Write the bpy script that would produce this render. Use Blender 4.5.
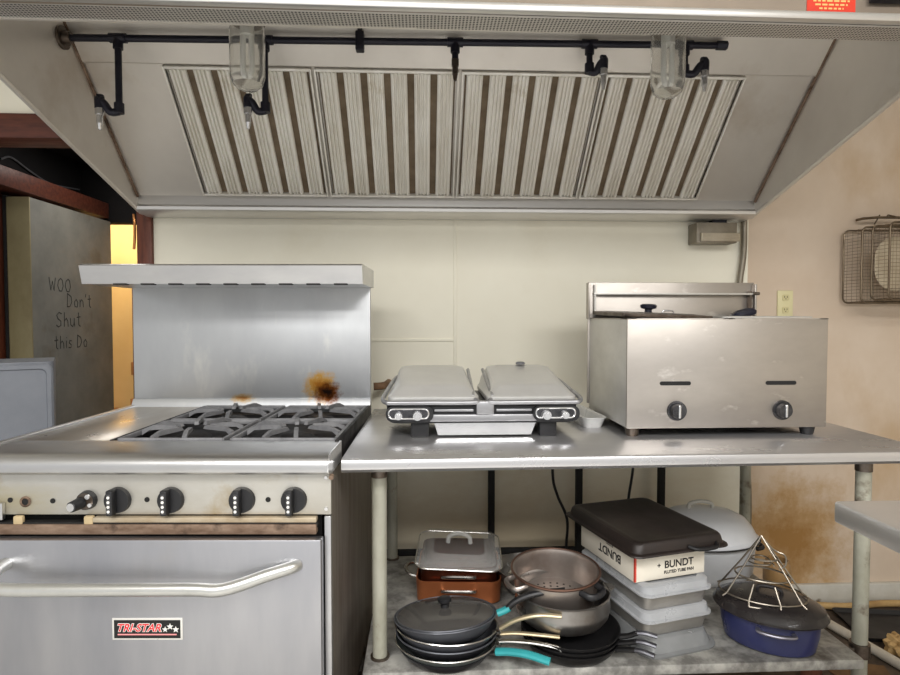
import bpy, bmesh, math, random
from mathutils import Matrix, Vector, Euler

random.seed(4)
for o in list(bpy.data.objects):
    bpy.data.objects.remove(o)
SC = bpy.context.scene
COL = SC.collection
PI = math.pi
R = math.radians

# ------------------------------------------------------------------ camera, world, lights, exposure
cam_d = bpy.data.cameras.new('camera')
cam_d.sensor_width = 36.0
cam_d.lens = 590 / 900 * 36
cam_d.clip_start = 0.05
cam = bpy.data.objects.new('camera', cam_d)
cam.location = (0, -2.6, 1.26)
cam.rotation_euler = (R(90 - 1.94), 0, R(-2.65))
COL.objects.link(cam)
SC.camera = cam

world = bpy.data.worlds.new('world')
SC.world = world
world.use_nodes = True
bg = world.node_tree.nodes['Background']
bg.inputs[0].default_value = (1.0, 0.995, 0.985, 1)
bg.inputs[1].default_value = 0.62

def area(name, loc, rot, sx, sy, power, col=(1, 1, 1)):
    l = bpy.data.lights.new(name, 'AREA')
    l.shape = 'RECTANGLE'
    l.size, l.size_y, l.energy, l.color = sx, sy, power, col
    o = bpy.data.objects.new(name, l)
    o.location, o.rotation_euler = loc, rot
    COL.objects.link(o)
    return o

area('fluorescent_light', (-0.9, -3.3, 2.66), (0, 0, 0), 1.4, 0.8, 60, (1, .99, .975))
area('fluorescent_light', (1.3, -3.3, 2.66), (0, 0, 0), 1.4, 0.8, 60, (1, .99, .975))
area('fluorescent_light', (0.2, -4.5, 2.66), (0, 0, 0), 1.4, 0.8, 60, (1, .99, .975))
area('added_passage_fill', (-1.6, 1.0, 2.32), (0, 0, 0), .6, .6, 7, (1, .96, .9))  # added fill that brightens the grey door; no lamp is known here
pl = bpy.data.lights.new('storeroom_lamp', 'POINT')
pl.energy, pl.color, pl.shadow_soft_size = 17, (1, .88, .70), .10
plo = bpy.data.objects.new('storeroom_lamp', pl)
plo.location = (-2.75, 2.55, 2.1)
COL.objects.link(plo)

SC.view_settings.view_transform = 'Standard'
SC.view_settings.look = 'None'
SC.view_settings.gamma = 1
SC.view_settings.use_curve_mapping = False
SC.view_settings.exposure = 0.25

# ------------------------------------------------------------------ helpers
def lin(c):
    return tuple((x / 12.92 if x <= .04045 else ((x + .055) / 1.055) ** 2.4) for x in (v / 255 for v in c)) + (1,)

def pm(name, c1, c2=None, scale=6, stretch=(1, 1, 1), rough=(.45, .6), metal=0.0, bump=0.0, detail=5,
       stain=None, contrast=(.3, .7), trans=0.0, ior=1.45, world_space=False, coat=0.0, alpha=1.0):
    """procedural principled material; colours are sRGB 0-255; stain = (colour, scale, lo, hi, stretch)"""
    m = bpy.data.materials.new(name)
    m.use_nodes = True
    nt = m.node_tree
    N, L = nt.nodes, nt.links
    b = N['Principled BSDF']
    b.inputs['Metallic'].default_value = metal
    b.inputs['IOR'].default_value = ior
    if trans:
        b.inputs['Transmission Weight'].default_value = trans
    if alpha < 1:
        b.inputs['Alpha'].default_value = alpha
    if coat:
        b.inputs['Coat Weight'].default_value = coat
    b.inputs['Base Color'].default_value = lin(c1)
    b.inputs['Roughness'].default_value = rough[0]
    if c2 is None and not bump and not stain:
        c2 = c1
    if world_space:
        src = N.new('ShaderNodeNewGeometry').outputs['Position']
    else:
        src = N.new('ShaderNodeTexCoord').outputs['Object']
    def noise(sc, st, det=detail):
        mp = N.new('ShaderNodeMapping')
        mp.inputs['Scale'].default_value = st
        L.new(src, mp.inputs['Vector'])
        n = N.new('ShaderNodeTexNoise')
        n.inputs['Scale'].default_value = sc
        n.inputs['Detail'].default_value = det
        n.inputs['Roughness'].default_value = .62
        L.new(mp.outputs[0], n.inputs['Vector'])
        return n.outputs['Fac']
    f = noise(scale, stretch)
    mr = N.new('ShaderNodeMapRange')
    mr.inputs['From Min'].default_value, mr.inputs['From Max'].default_value = contrast
    L.new(f, mr.inputs['Value'])
    fac = mr.outputs[0]
    mix = N.new('ShaderNodeMix')
    mix.data_type = 'RGBA'
    mix.inputs['A'].default_value = lin(c1)
    mix.inputs['B'].default_value = lin(c2 or c1)
    L.new(fac, mix.inputs['Factor'])
    col = mix.outputs['Result']
    if stain:
        sc_, ss, lo, hi = stain[:4]
        st = stain[4] if len(stain) > 4 else (1, 1, 1)
        f2 = noise(ss, st, 6)
        m2 = N.new('ShaderNodeMapRange')
        m2.inputs['From Min'].default_value, m2.inputs['From Max'].default_value = lo, hi
        L.new(f2, m2.inputs['Value'])
        mx = N.new('ShaderNodeMix')
        mx.data_type = 'RGBA'
        L.new(m2.outputs[0], mx.inputs['Factor'])
        L.new(col, mx.inputs['A'])
        mx.inputs['B'].default_value = lin(sc_)
        col = mx.outputs['Result']
    L.new(col, b.inputs['Base Color'])
    rr_ = N.new('ShaderNodeMapRange')
    rr_.inputs['To Min'].default_value, rr_.inputs['To Max'].default_value = rough
    L.new(fac, rr_.inputs['Value'])
    L.new(rr_.outputs[0], b.inputs['Roughness'])
    if bump:
        bp = N.new('ShaderNodeBump')
        bp.inputs['Strength'].default_value = bump
        bp.inputs['Distance'].default_value = .004
        L.new(f, bp.inputs['Height'])
        L.new(bp.outputs[0], b.inputs['Normal'])
    m['col_sock'] = 1
    return m

def add_blotch(m, center, radii, inner, outer, seed=3.0, amount=1.0):
    """a stain of its own shape (scorch, rust, dirt) around a point in object space"""
    nt = m.node_tree
    N, L = nt.nodes, nt.links
    b = N['Principled BSDF']
    old = b.inputs['Base Color'].links[0].from_socket
    tc = N.new('ShaderNodeTexCoord')
    mp = N.new('ShaderNodeMapping')
    mp.vector_type = 'POINT'
    mp.inputs['Location'].default_value = tuple(-c / r for c, r in zip(center, radii))
    mp.inputs['Scale'].default_value = tuple(1 / r for r in radii)
    L.new(tc.outputs['Object'], mp.inputs['Vector'])
    ln = N.new('ShaderNodeVectorMath')
    ln.operation = 'LENGTH'
    L.new(mp.outputs[0], ln.inputs[0])
    n = N.new('ShaderNodeTexNoise')
    n.inputs['Scale'].default_value = 2.2
    n.inputs['Detail'].default_value = 6
    n.inputs['Roughness'].default_value = .7
    L.new(mp.outputs[0], n.inputs['Vector'])
    ad = N.new('ShaderNodeMath')
    ad.operation = 'MULTIPLY_ADD'
    L.new(n.outputs['Fac'], ad.inputs[0])
    ad.inputs[1].default_value = 1.5
    L.new(ln.outputs['Value'], ad.inputs[2])
    for (c, lo, hi) in ((outer, 1.25, 1.75), (inner, .9, 1.3)):
        mr = N.new('ShaderNodeMapRange')
        mr.inputs['From Min'].default_value, mr.inputs['From Max'].default_value = lo, hi
        mr.inputs['To Min'].default_value, mr.inputs['To Max'].default_value = amount, 0
        L.new(ad.outputs[0], mr.inputs['Value'])
        mx = N.new('ShaderNodeMix')
        mx.data_type = 'RGBA'
        L.new(mr.outputs[0], mx.inputs['Factor'])
        L.new(old, mx.inputs['A'])
        mx.inputs['B'].default_value = lin(c)
        old = mx.outputs['Result']
    L.new(old, b.inputs['Base Color'])
    return m

def rr(hx, hy, r, z, n=5, cx=0, cy=0):
    r = min(r, hx - 1e-4, hy - 1e-4)
    pts = []
    for (sx, sy, a0) in ((1, 1, 0), (-1, 1, 90), (-1, -1, 180), (1, -1, 270)):
        for k in range(n + 1):
            a = R(a0 + 90 * k / n)
            pts.append((cx + sx * (hx - r) + r * math.cos(a), cy + sy * (hy - r) + r * math.sin(a), z))
    return pts

def ell(rx, ry, z, n=40, cx=0, cy=0):
    return [(cx + rx * math.cos(2 * PI * k / n), cy + ry * math.sin(2 * PI * k / n), z) for k in range(n)]

def smooth_path(pts, sub=6, closed=False):
    P = [Vector(p) for p in pts]
    n = len(P)
    out = []
    rng = n if closed else n - 1
    for i in range(rng):
        p1, p2 = P[i], P[(i + 1) % n]
        p0 = P[i - 1] if (i > 0 or closed) else p1 * 2 - p2
        p3 = P[(i + 2) % n] if (i + 2 < n or closed) else p2 * 2 - p1
        for k in range(sub):
            t = k / sub
            out.append(.5 * ((2 * p1) + (p2 - p0) * t + (2 * p0 - 5 * p1 + 4 * p2 - p3) * t * t + (3 * p1 - p0 - 3 * p2 + p3) * t ** 3))
    if not closed:
        out.append(P[-1])
    return out

class MB:
    def __init__(self, M=None):
        self.bm = bmesh.new()
        self.M = M or Matrix()
    def _v(self, p):
        return self.bm.verts.new(self.M @ Vector(p))
    def _f(self, vs):
        try:
            return self.bm.faces.new(vs)
        except ValueError:
            return None
    def box(self, x0, x1, y0, y1, z0, z1, bev=0, seg=2):
        t = bmesh.ops.create_cube(self.bm, size=1)['verts']
        mm = Matrix.Translation(((x0 + x1) / 2, (y0 + y1) / 2, (z0 + z1) / 2)) @ Matrix.Diagonal((abs(x1 - x0), abs(y1 - y0), abs(z1 - z0), 1))
        for v in t:
            v.co = self.M @ (mm @ v.co)
        if bev:
            es = list({e for v in t for e in v.link_edges})
            bmesh.ops.bevel(self.bm, geom=es, offset=bev, segments=seg, affect='EDGES', profile=.5, clamp_overlap=True)
        return self
    def loft(self, levels, cap0=True, cap1=True, closed=False):
        rings = [[self._v(p) for p in l] for l in levels]
        n = len(rings[0])
        m = len(rings)
        for i in range(m if closed else m - 1):
            a, b = rings[i], rings[(i + 1) % m]
            for k in range(n):
                self._f((a[k], a[(k + 1) % n], b[(k + 1) % n], b[k]))
        if not closed:
            if cap0:
                self._f(list(reversed(rings[0])))
            if cap1:
                self._f(rings[-1])
        return self
    def lathe(self, prof, n=36, c=(0, 0), sx=1, sy=1):
        """profile (r, z) from bottom-outside to top/inside; caps where it ends at r > 0"""
        self.loft([[(c[0] + max(r, 1e-5) * sx * math.cos(2 * PI * k / n), c[1] + max(r, 1e-5) * sy * math.sin(2 * PI * k / n), z) for k in range(n)] for r, z in prof])
        return self
    def cyl(self, p0, p1, r0, r1=None, n=20):
        r1 = r0 if r1 is None else r1
        return self.tube([p0, p1], r0, n=n, radii=[r0, r1])
    def tube(self, pts, r, b=None, n=8, closed=False, radii=None, up=(0, 0, 1), sub=0):
        P = smooth_path(pts, sub, closed) if sub else [Vector(p) for p in pts]
        m = len(P)
        T = []
        for i in range(m):
            if closed:
                d = P[(i + 1) % m] - P[i - 1]
            else:
                d = P[min(i + 1, m - 1)] - P[max(i - 1, 0)]
            T.append(d.normalized() if d.length > 1e-9 else Vector((0, 0, 1)))
        u = Vector(up)
        if abs(T[0].dot(u)) > .95:
            u = Vector((1, 0, 0))
        s = T[0].cross(u).normalized()
        levels = []
        for i in range(m):
            s = (s - T[i] * s.dot(T[i])).normalized()
            w = s.cross(T[i])
            ra = radii[i] if radii else r
            rb = b if b is not None else ra
            levels.append([tuple(P[i] + s * ra * math.cos(2 * PI * k / n) + w * rb * math.sin(2 * PI * k / n)) for k in range(n)])
        self.loft(levels, closed=closed)
        return self
    def prism(self, poly, axis, a, b):
        def p3(u, v, w):
            return {'x': (w, u, v), 'y': (u, w, v), 'z': (u, v, w)}[axis]
        A = [self._v(p3(u, v, a)) for u, v in poly]
        B = [self._v(p3(u, v, b)) for u, v in poly]
        n = len(poly)
        for k in range(n):
            self._f((A[k], A[(k + 1) % n], B[(k + 1) % n], B[k]))
        self._f(list(reversed(A)))
        self._f(B)
        return self
    def text(self, s, size, M, depth=.0006, shear=0, bold=0, align='CENTER'):
        c = bpy.data.curves.new('lettering', 'FONT')
        c.body, c.size, c.extrude, c.shear, c.offset = s, size, depth, shear, bold
        c.align_x, c.align_y = align, 'CENTER'
        o = bpy.data.objects.new('lettering', c)
        COL.objects.link(o)
        dg = bpy.context.evaluated_depsgraph_get()
        me = bpy.data.meshes.new_from_object(o.evaluated_get(dg))
        me.transform(self.M @ M)
        self.bm.from_mesh(me)
        bpy.data.objects.remove(o)
        bpy.data.meshes.remove(me)
        bpy.data.curves.remove(c)
        return self
    def build(self, name, mat, parent=None, world=False, sharp=35, label=None):
        bmesh.ops.remove_doubles(self.bm, verts=self.bm.verts, dist=2e-5)
        bmesh.ops.recalc_face_normals(self.bm, faces=self.bm.faces)
        me = bpy.data.meshes.new(name)
        self.bm.to_mesh(me)
        self.bm.free()
        if parent is not None and world:
            top = parent
            while top.parent:
                top = top.parent
            M = Matrix.LocRotScale(top.location, top.rotation_euler, None)
            me.transform(M.inverted())
        for p in me.polygons:
            p.use_smooth = True
        me.set_sharp_from_angle(angle=R(sharp))
        me.materials.append(mat)
        o = bpy.data.objects.new(name, me)
        COL.objects.link(o)
        if parent is not None:
            o.parent = parent
        if label:
            o['label'] = label
        return o

def tag(o, label, cat, group=None, kind=None):
    o['label'], o['category'] = label, cat
    if group:
        o['group'] = group
    if kind:
        o['kind'] = kind
    return o

def thing(name, label, cat, loc=(0, 0, 0), rotz=0, group=None, rot=None):
    o = bpy.data.objects.new(name, None)
    o.empty_display_size = .05
    o.location = loc
    o.rotation_euler = rot or (0, 0, rotz)
    COL.objects.link(o)
    return tag(o, label, cat, group)

def single(mb, name, mat, label, cat, loc=(0, 0, 0), rotz=0, group=None, rot=None, kind=None, sharp=35):
    o = mb.build(name, mat, sharp=sharp)
    o.location = loc
    o.rotation_euler = rot or (0, 0, rotz)
    return tag(o, label, cat, group, kind)

def struct(name, mb, mat, sharp=35):
    o = mb.build(name, mat, sharp=sharp)
    o['kind'] = 'structure'
    return o

def copy_thing(root, loc, rot=None, label=None):
    r = root.copy()
    COL.objects.link(r)
    r.location = loc
    if rot:
        r.rotation_euler = rot
    if label:
        r['label'] = label
    for ch in list(root.children):
        c = ch.copy()
        COL.objects.link(c)
        c.parent = r
        for g in list(ch.children):
            d = g.copy()
            COL.objects.link(d)
            d.parent = c
    return r

# ------------------------------------------------------------------ materials
ST = dict(metal=1.0)
M_steel = pm('brushed steel', (205, 205, 206), (172, 172, 174), 9, (1, 1, 14), (.32, .46), 1, .02, contrast=(.2, .8))
M_steel_h = pm('brushed steel along x', (206, 206, 206), (176, 176, 178), 5, (1, 10, 18), (.24, .4), 1, .04, contrast=(.35, .7), stain=((150, 140, 128), 3, .62, .8))
M_hood = pm('hood steel', (226, 221, 213), (210, 204, 196), 2, (1, 1, 1), (.36, .48), .6, .0, stain=((176, 160, 138), 2.2, .58, .9))
M_hood_trim = pm('hood bright trim', (224, 222, 219), (210, 208, 205), 1.5, (.6, 1, 1), (.32, .42), .8)
M_filter = pm('greasy baffle metal', (248, 246, 240), (226, 221, 210), 4, (3, 1, 3), (.42, .6), .3, .0, stain=((186, 170, 136), 7, .60, .8))
M_filter_dark = pm('brown filter backing', (128, 112, 92), (98, 84, 66), 12, rough=(.5, .7), metal=.3)  # darker brown for the sheet showing between the baffles
M_hood_front = pm('hood front steel', (150, 138, 124), (136, 125, 113), 2, (1, 1, 1), (.45, .55), .9)
M_black_pipe = pm('black iron pipe', (30, 30, 42), (46, 45, 52), 14, rough=(.35, .55), metal=.4)
M_rust_steel = pm('tarnished fitting', (120, 112, 104), (80, 66, 56), 20, rough=(.3, .5), metal=.9)
M_chrome = pm('chrome', (228, 228, 228), (210, 210, 212), 8, rough=(.16, .26), metal=.8)
M_cast = pm('cast iron', (128, 128, 131), (96, 96, 100), 22, rough=(.5, .7), metal=.25, bump=.15)
M_cast_dark = pm('black burner pan', (44, 42, 42), (28, 26, 26), 12, rough=(.5, .75), metal=.2, bump=.2)
M_black = pm('black plastic', (30, 30, 32), (38, 38, 40), 20, rough=(.35, .5))
M_black_soft = pm('matt black', (18, 17, 17), (24, 23, 22), 20, rough=(.6, .8))
M_white = pm('white mark', (232, 230, 224), rough=(.5, .6))
M_rusty = pm('rusty strip', (150, 128, 110), (96, 74, 58), 12, (1, 1, 3), (.5, .8), .3, .2, stain=((52, 38, 30), 9, .58, .7))
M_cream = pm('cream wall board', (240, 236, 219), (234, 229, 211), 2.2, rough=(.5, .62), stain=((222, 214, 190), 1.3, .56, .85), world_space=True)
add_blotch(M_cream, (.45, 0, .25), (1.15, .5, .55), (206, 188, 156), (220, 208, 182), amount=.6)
M_plaster = pm('stained plaster', (210, 203, 190), (199, 188, 170), 1.9, rough=(.6, .75), bump=.08, stain=((178, 146, 102), 1.5, .52, .82, (1, 1, .6)), world_space=True)
M_wood_red = pm('red brown wood', (104, 54, 38), (66, 32, 24), 6, (1, 8, 8), (.4, .55), 0, .05)
M_wood_red_v = pm('red brown wood upright', (112, 58, 38), (74, 34, 22), 6, (8, 8, 1), (.4, .55), 0, .05)
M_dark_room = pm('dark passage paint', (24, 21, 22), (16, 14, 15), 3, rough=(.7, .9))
M_yellow = pm('yellow storeroom wall', (238, 210, 150), (228, 196, 134), 2.5, rough=(.6, .7))
M_ceiling = pm('white ceiling', (222, 218, 208), (210, 206, 196), 3, rough=(.7, .8))
M_floor = pm('pale quarry floor', (204, 203, 200), (186, 184, 180), 4, rough=(.5, .8), bump=.1)
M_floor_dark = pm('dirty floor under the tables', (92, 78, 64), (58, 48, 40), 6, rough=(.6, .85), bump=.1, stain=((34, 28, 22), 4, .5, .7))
M_grey_door = pm('grey painted door', (128, 126, 118), (108, 107, 101), 5, rough=(.5, .65), stain=((92, 82, 66), 3, .56, .75))
M_olive = pm('dirty door edge', (150, 140, 106), (124, 112, 80), 5, (1, 1, .6), rough=(.5, .7))
M_ink = pm('pencil mark', (66, 66, 64), rough=(.8, .9))
M_grey_plastic = pm('grey plastic', (128, 132, 140), (120, 124, 132), 10, rough=(.42, .52))
M_cardboard = pm('cardboard', (190, 132, 74), (170, 114, 60), 8, rough=(.7, .85))
M_leg = pm('peeling white leg paint', (178, 177, 164), (146, 144, 128), 11, (1, 1, .5), (.5, .7), .1, .1, stain=((104, 92, 76), 9, .56, .66))
M_shelf = pm('mottled galvanised shelf', (182, 180, 174), (120, 118, 114), 16, rough=(.4, .6), metal=.25, bump=.05, stain=((86, 80, 74), 7, .6, .75), contrast=(.38, .62))
M_table = pm('work table steel', (212, 211, 212), (198, 197, 198), 2, (1, 3, 3), (.24, .34), .8, .0, stain=((186, 182, 178), 1.6, .55, .9))
# ------------------------------------------------------------------ the room
FZ = -0.06
M_plaster_back = pm('stained plaster by the tables', (216, 200, 182), (202, 182, 160), 1.9, rough=(.6, .75), bump=.08, stain=((178, 146, 102), 1.5, .52, .82, (1, 1, .6)), world_space=True)
add_blotch(M_plaster_back, (1.68, 0, .22), (.34, .5, .36), (150, 108, 52), (176, 140, 90), amount=.85)
struct('floor', MB().box(-4, 3.4, -5.2, 3.6, FZ - .05, FZ - .001), M_floor)
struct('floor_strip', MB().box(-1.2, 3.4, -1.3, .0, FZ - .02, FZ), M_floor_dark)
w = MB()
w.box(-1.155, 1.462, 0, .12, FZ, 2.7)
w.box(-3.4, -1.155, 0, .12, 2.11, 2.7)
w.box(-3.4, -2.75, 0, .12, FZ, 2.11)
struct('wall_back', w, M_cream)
struct('wall_back_right', MB().box(1.462, 3.4, 0.004, .12, FZ, 2.7), M_plaster_back)
struct('wall_right', MB().box(3.4, 3.5, -5.2, .12, FZ, 2.7), M_plaster)
struct('ceiling', MB().box(-4, 3.5, -5.2, .12, 2.7, 2.76), M_ceiling)
struct('baseboard_back', MB().box(1.47, 3.4, -.018, .004, FZ, .036, .003), pm('scuffed white baseboard', (206, 204, 196), (184, 180, 168), 8, rough=(.5, .6), stain=((110, 90, 66), 9, .62, .72)))
# battens on the wall boards
struct('trim_1', MB().box(.136, .150, -.005, .001, .95, 1.70, .001), M_cream)
struct('trim_2', MB().box(-.62, .136, -.005, .001, 1.155, 1.167, .001), M_cream)
# doorway casing
struct('trim_3', MB().box(-1.215, -1.152, -.02, .13, FZ, 2.012, .004), M_wood_red_v)
struct('trim_4', MB().box(-2.75, -1.152, -.022, .13, 2.012, 2.115, .004), M_wood_red)
# passage behind the doorway
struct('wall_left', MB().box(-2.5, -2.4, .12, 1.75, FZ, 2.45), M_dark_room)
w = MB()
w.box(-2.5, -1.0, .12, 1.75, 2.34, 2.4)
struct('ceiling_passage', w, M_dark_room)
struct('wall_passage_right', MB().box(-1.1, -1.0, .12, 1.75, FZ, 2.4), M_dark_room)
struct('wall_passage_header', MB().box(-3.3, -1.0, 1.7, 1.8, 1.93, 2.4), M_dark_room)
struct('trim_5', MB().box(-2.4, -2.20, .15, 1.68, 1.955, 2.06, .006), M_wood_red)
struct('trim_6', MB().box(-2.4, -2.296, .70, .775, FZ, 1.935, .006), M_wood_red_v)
w = MB()
w.box(-3.9, -1.6, 3.1, 3.2, FZ, 2.6)
w.box(-3.9, -3.8, 1.8, 3.1, FZ, 2.6)
w.box(-1.7, -1.6, 1.8, 3.1, FZ, 2.6)
w.box(-3.9, -1.6, 1.8, 3.2, 2.2, 2.3)
struct('wall_storeroom', w, M_yellow)

# grey door standing open
d = struct('door_1', MB().box(-2.275, -2.15, .76, 1.60, FZ + .01, 1.92, .004), M_grey_door)
MB().box(-2.276, -2.149, .752, .762, FZ + .01, 1.92, .003).build('door_edge', M_olive, d)
MB().box(-2.292, -2.268, .752, .80, FZ + .01, 1.93, .002).build('door_gasket', M_black_soft, d)
def stroke(m, pts, y0, z0, s, r=.0034):
    m.tube([(-2.1490, y0 + p[0] * s, z0 + p[1] * s) for p in pts], r, b=.0012, n=6, up=(1, 0, 0))
G = {  # handwritten letters as polylines on a 1-high grid
    'W': [[(0, 1), (.2, 0), (.4, .7), (.6, 0), (.8, 1)]],
    'O': [[(.4, 1), (.1, .8), (0, .4), (.2, 0), (.5, 0), (.7, .4), (.6, .85), (.4, 1)]],
    'D': [[(0, 0), (.05, 1)], [(.05, 1), (.5, .8), (.6, .4), (.35, .05), (0, 0)]],
    'o': [[(.3, .6), (.05, .4), (.1, .05), (.4, 0), (.5, .35), (.3, .6)]],
    'n': [[(0, 0), (.02, .6)], [(.02, .4), (.25, .6), (.42, .45), (.45, 0)]],
    "'": [[(.1, 1.05), (.05, .8)]],
    't': [[(.2, 1), (.22, .1), (.4, 0)], [(0, .65), (.42, .7)]],
    'S': [[(.6, .9), (.3, 1), (.05, .8), (.2, .55), (.5, .4), (.5, .1), (.2, 0), (0, .12)]],
    'h': [[(0, 0), (.04, 1)], [(.02, .4), (.25, .6), (.42, .4), (.45, 0)]],
    'u': [[(0, .6), (.04, .12), (.25, 0), (.44, .2), (.46, .6)], [(.46, .3), (.52, 0)]],
    'i': [[(.05, .6), (.08, 0)], [(.07, .82), (.08, .86)]],
    's': [[(.4, .55), (.15, .6), (.05, .42), (.35, .25), (.3, .02), (0, .04)]],
}
def write(m, txt, y0, z0, s):
    y = y0
    for ch in txt:
        if ch == ' ':
            y += .5 * s
            continue
        wd = 0
        for st in G[ch]:
            stroke(m, st, y, z0, s)
            wd = max(wd, max(p[0] for p in st))
        y += (wd + .28) * s
    return m
m = MB()
write(m, 'WOO', .91, 1.418, .075)
write(m, "Don't", 1.08, 1.325, .080)
write(m, 'Shut', .97, 1.205, .086)
write(m, 'this Do', .95, 1.075, .076)
m.build('door_handwriting', M_ink, d, label='handwritten pencil note on the grey door')

# ------------------------------------------------------------------ extractor hood
hood = thing('exhaust_hood', 'large stainless steel exhaust hood across the top of the picture', 'exhaust hood', (.13, -.6, 1.685))
HX0, HX1 = -1.16, 1.42
endp = [(-.004, 1.70), (-.10, 1.70), (-.89, 1.93), (-1.03, 1.966), (-1.195, 1.966), (-1.195, 2.62), (-.004, 2.62)]
for x0, x1 in ((HX0 - .012, HX0), (HX1, HX1 + .012)):
    m = MB().prism(endp, 'x', x0, x1)
    m.tube([(x0 + .006, -.10, 1.70), (x0 + .006, -.89, 1.93), (x0 + .006, -1.03, 1.966)], .0085, n=8)
    m.build('end_panel', M_hood, hood, world=True)
# sloping back panel
u = Vector((0, -.37, .362)).normalized()
nrm = Vector((0, -u.z, u.y)).normalized() * 1
nrm = Vector((0, -abs(u.z), -abs(u.y)))
SL = Matrix(((1, 0, 0, 0), (0, u.y, nrm.y, -.13), (0, u.z, nrm.z, 1.765), (0, 0, 0, 1)))
m = MB(SL)
m.box(HX0 + .001, HX1 - .001, -.01, .70, -.012, 0)
m.build('sloped_panel', M_hood, hood, world=True)
m = MB(SL)
m.box(HX0 + .001, HX1 - .001, .527, .70, 0.0, .010, .002)
m.build('filter_rail', M_hood, hood, world=True)
# folded corner seams
for x in (HX0 + .004, HX1 - .004):
    m = MB(SL)
    m.tube([(x, -.01, .008), (x, .69, .008)], .006, n=6)
    m.build('corner_seam', M_rusty, hood, world=True)
m = MB().prism([(-.006, 1.764), (-.118, 1.764), (-.122, 1.722), (-.134, 1.712), (-.132, 1.700), (-.112, 1.686), (-.006, 1.686)], 'x', HX0, HX1)
m.build('grease_trough', M_hood_trim, hood, world=True)
MB().box(HX0, HX1, -1.195, -.004, 2.62, 2.635).build('top_panel', M_hood, hood, world=True)
m = MB().box(HX0, HX1, -1.20, -1.19, 1.97, 2.62)
m.build('front_panel', M_hood_front, hood, world=True)
m = MB().box(HX0 - .012, HX1 + .012, -1.222, -1.198, 1.964, 1.984, .005)
for v in m.bm.verts:
    v.co.z += .009 * (1 - (v.co.x - HX0) / (HX1 - HX0))
m.build('front_lip', M_hood_trim, hood, world=True)
# perforated supply strip
pmt = bpy.data.materials.new('perforated steel')
pmt.use_nodes = True
N, L = pmt.node_tree.nodes, pmt.node_tree.links
tc = N.new('ShaderNodeTexCoord')
sp = N.new('ShaderNodeSeparateXYZ')
L.new(tc.outputs['Object'], sp.inputs[0])
acc = None
for ax in ('X', 'Y'):
    a = N.new('ShaderNodeMath'); a.operation = 'MULTIPLY'; a.inputs[1].default_value = 2 * PI / .0085
    L.new(sp.outputs[ax], a.inputs[0])
    s = N.new('ShaderNodeMath'); s.operation = 'SINE'
    L.new(a.outputs[0], s.inputs[0])
    if acc is None:
        acc = s.outputs[0]
    else:
        t = N.new('ShaderNodeMath'); t.operation = 'ADD'
        L.new(acc, t.inputs[0]); L.new(s.outputs[0], t.inputs[1])
        acc = t.outputs[0]
mr = N.new('ShaderNodeMapRange')
mr.inputs['From Min'].default_value, mr.inputs['From Max'].default_value = .2, .7
L.new(acc, mr.inputs['Value'])
mx = N.new('ShaderNodeMix'); mx.data_type = 'RGBA'
mx.inputs['A'].default_value, mx.inputs['B'].default_value = lin((196, 192, 186)), lin((40, 38, 38))
L.new(mr.outputs[0], mx.inputs['Factor'])
b = N['Principled BSDF']
L.new(mx.outputs['Result'], b.inputs['Base Color'])
b.inputs['Metallic'].default_value, b.inputs['Roughness'].default_value = .6, .45
m = MB().box(HX0, HX1, -1.198, -1.132, 1.961, 1.965)
for v in m.bm.verts:
    v.co.z += .009 * (1 - (v.co.x - HX0) / (HX1 - HX0))
m.build('perforated_strip', pmt, hood, world=True)
MB().box(HX0, HX1, -1.134, -1.126, 1.966, 2.62).build('supply_duct_wall', M_hood, hood, world=True)
# warning label and bracket on the front
lab = MB().box(.921, 1.041, -1.2015, -1.1995, 1.988, 2.10).build('warning_label', pm('red label', (226, 60, 30), (214, 50, 24), 6, rough=(.4, .5)), hood, world=True, label='red warning label with pale lettering')
m = MB()
for i, (a, b_) in enumerate(((.951, 1.011), (.941, 1.021), (.936, 1.026), (.946, 1.016))):
    x = a
    while x < b_:
        l = random.uniform(.006, .014)
        m.box(x, min(x + l, b_), -1.2024, -1.2014, 1.999 + i * .009, 2.0030 + i * .009)
        x += l + .004
m.build('label_print', pm('label print', (246, 196, 120), rough=(.5, .5)), lab, world=True)
MB().box(1.075, 1.17, -1.225, -1.199, 2.016, 2.05, .003).build('nameplate_bracket', M_black_pipe, hood, world=True)

# four baffle filters
fw = .51
def filter_thing():
    f = thing('baffle_filter', '', 'hood filter', (0, 0, 0), 0, 'baffle filters in the hood')
    hl, hw = .518, fw - .006
    m = MB()
    m.box(0, .006, 0, hl, 0, .021, .002).box(hw - .006, hw, 0, hl, 0, .021, .002)
    m.box(.006, hw - .006, 0, .008, 0, .020, .002).box(.006, hw - .006, hl - .010, hl, 0, .020, .002)
    m.build('filter_frame', M_filter, f)
    nb = 6
    pitch = (hw - .012) / nb
    for k in range(nb):
        x0 = .006 + k * pitch + pitch * .15
        x1 = .006 + (k + 1) * pitch - pitch * .15
        wv = x1 - x0
        pf = [(x0, .002), (x0, .014), (x0 + .006, .020)]
        for q in range(3):
            xx = x0 + wv * (.27 + .23 * q)
            pf += [(xx - .005, .020), (xx - .0025, .008), (xx + .0025, .008), (xx + .005, .020)]
        pf += [(x1 - .006, .020), (x1, .014), (x1, .002)]
        mb = MB()
        mb.prism([(a, b_) for a, b_ in pf], 'y', .012, hl - .012)
        mb.build('baffle', M_filter, f, sharp=20)
    MB().box(.012, hw - .012, .010, hl - .010, .0005, .003).build('filter_back', M_filter_dark, f)
    return f
flabels = ['baffle filter at the left end of the hood, under the left glass jar lamp',
           'baffle filter left of the middle seam of the hood',
           'baffle filter right of the middle seam, under the centre nozzle',
           'baffle filter at the right end of the hood, behind the right glass jar lamp']
f0 = filter_thing()
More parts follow.
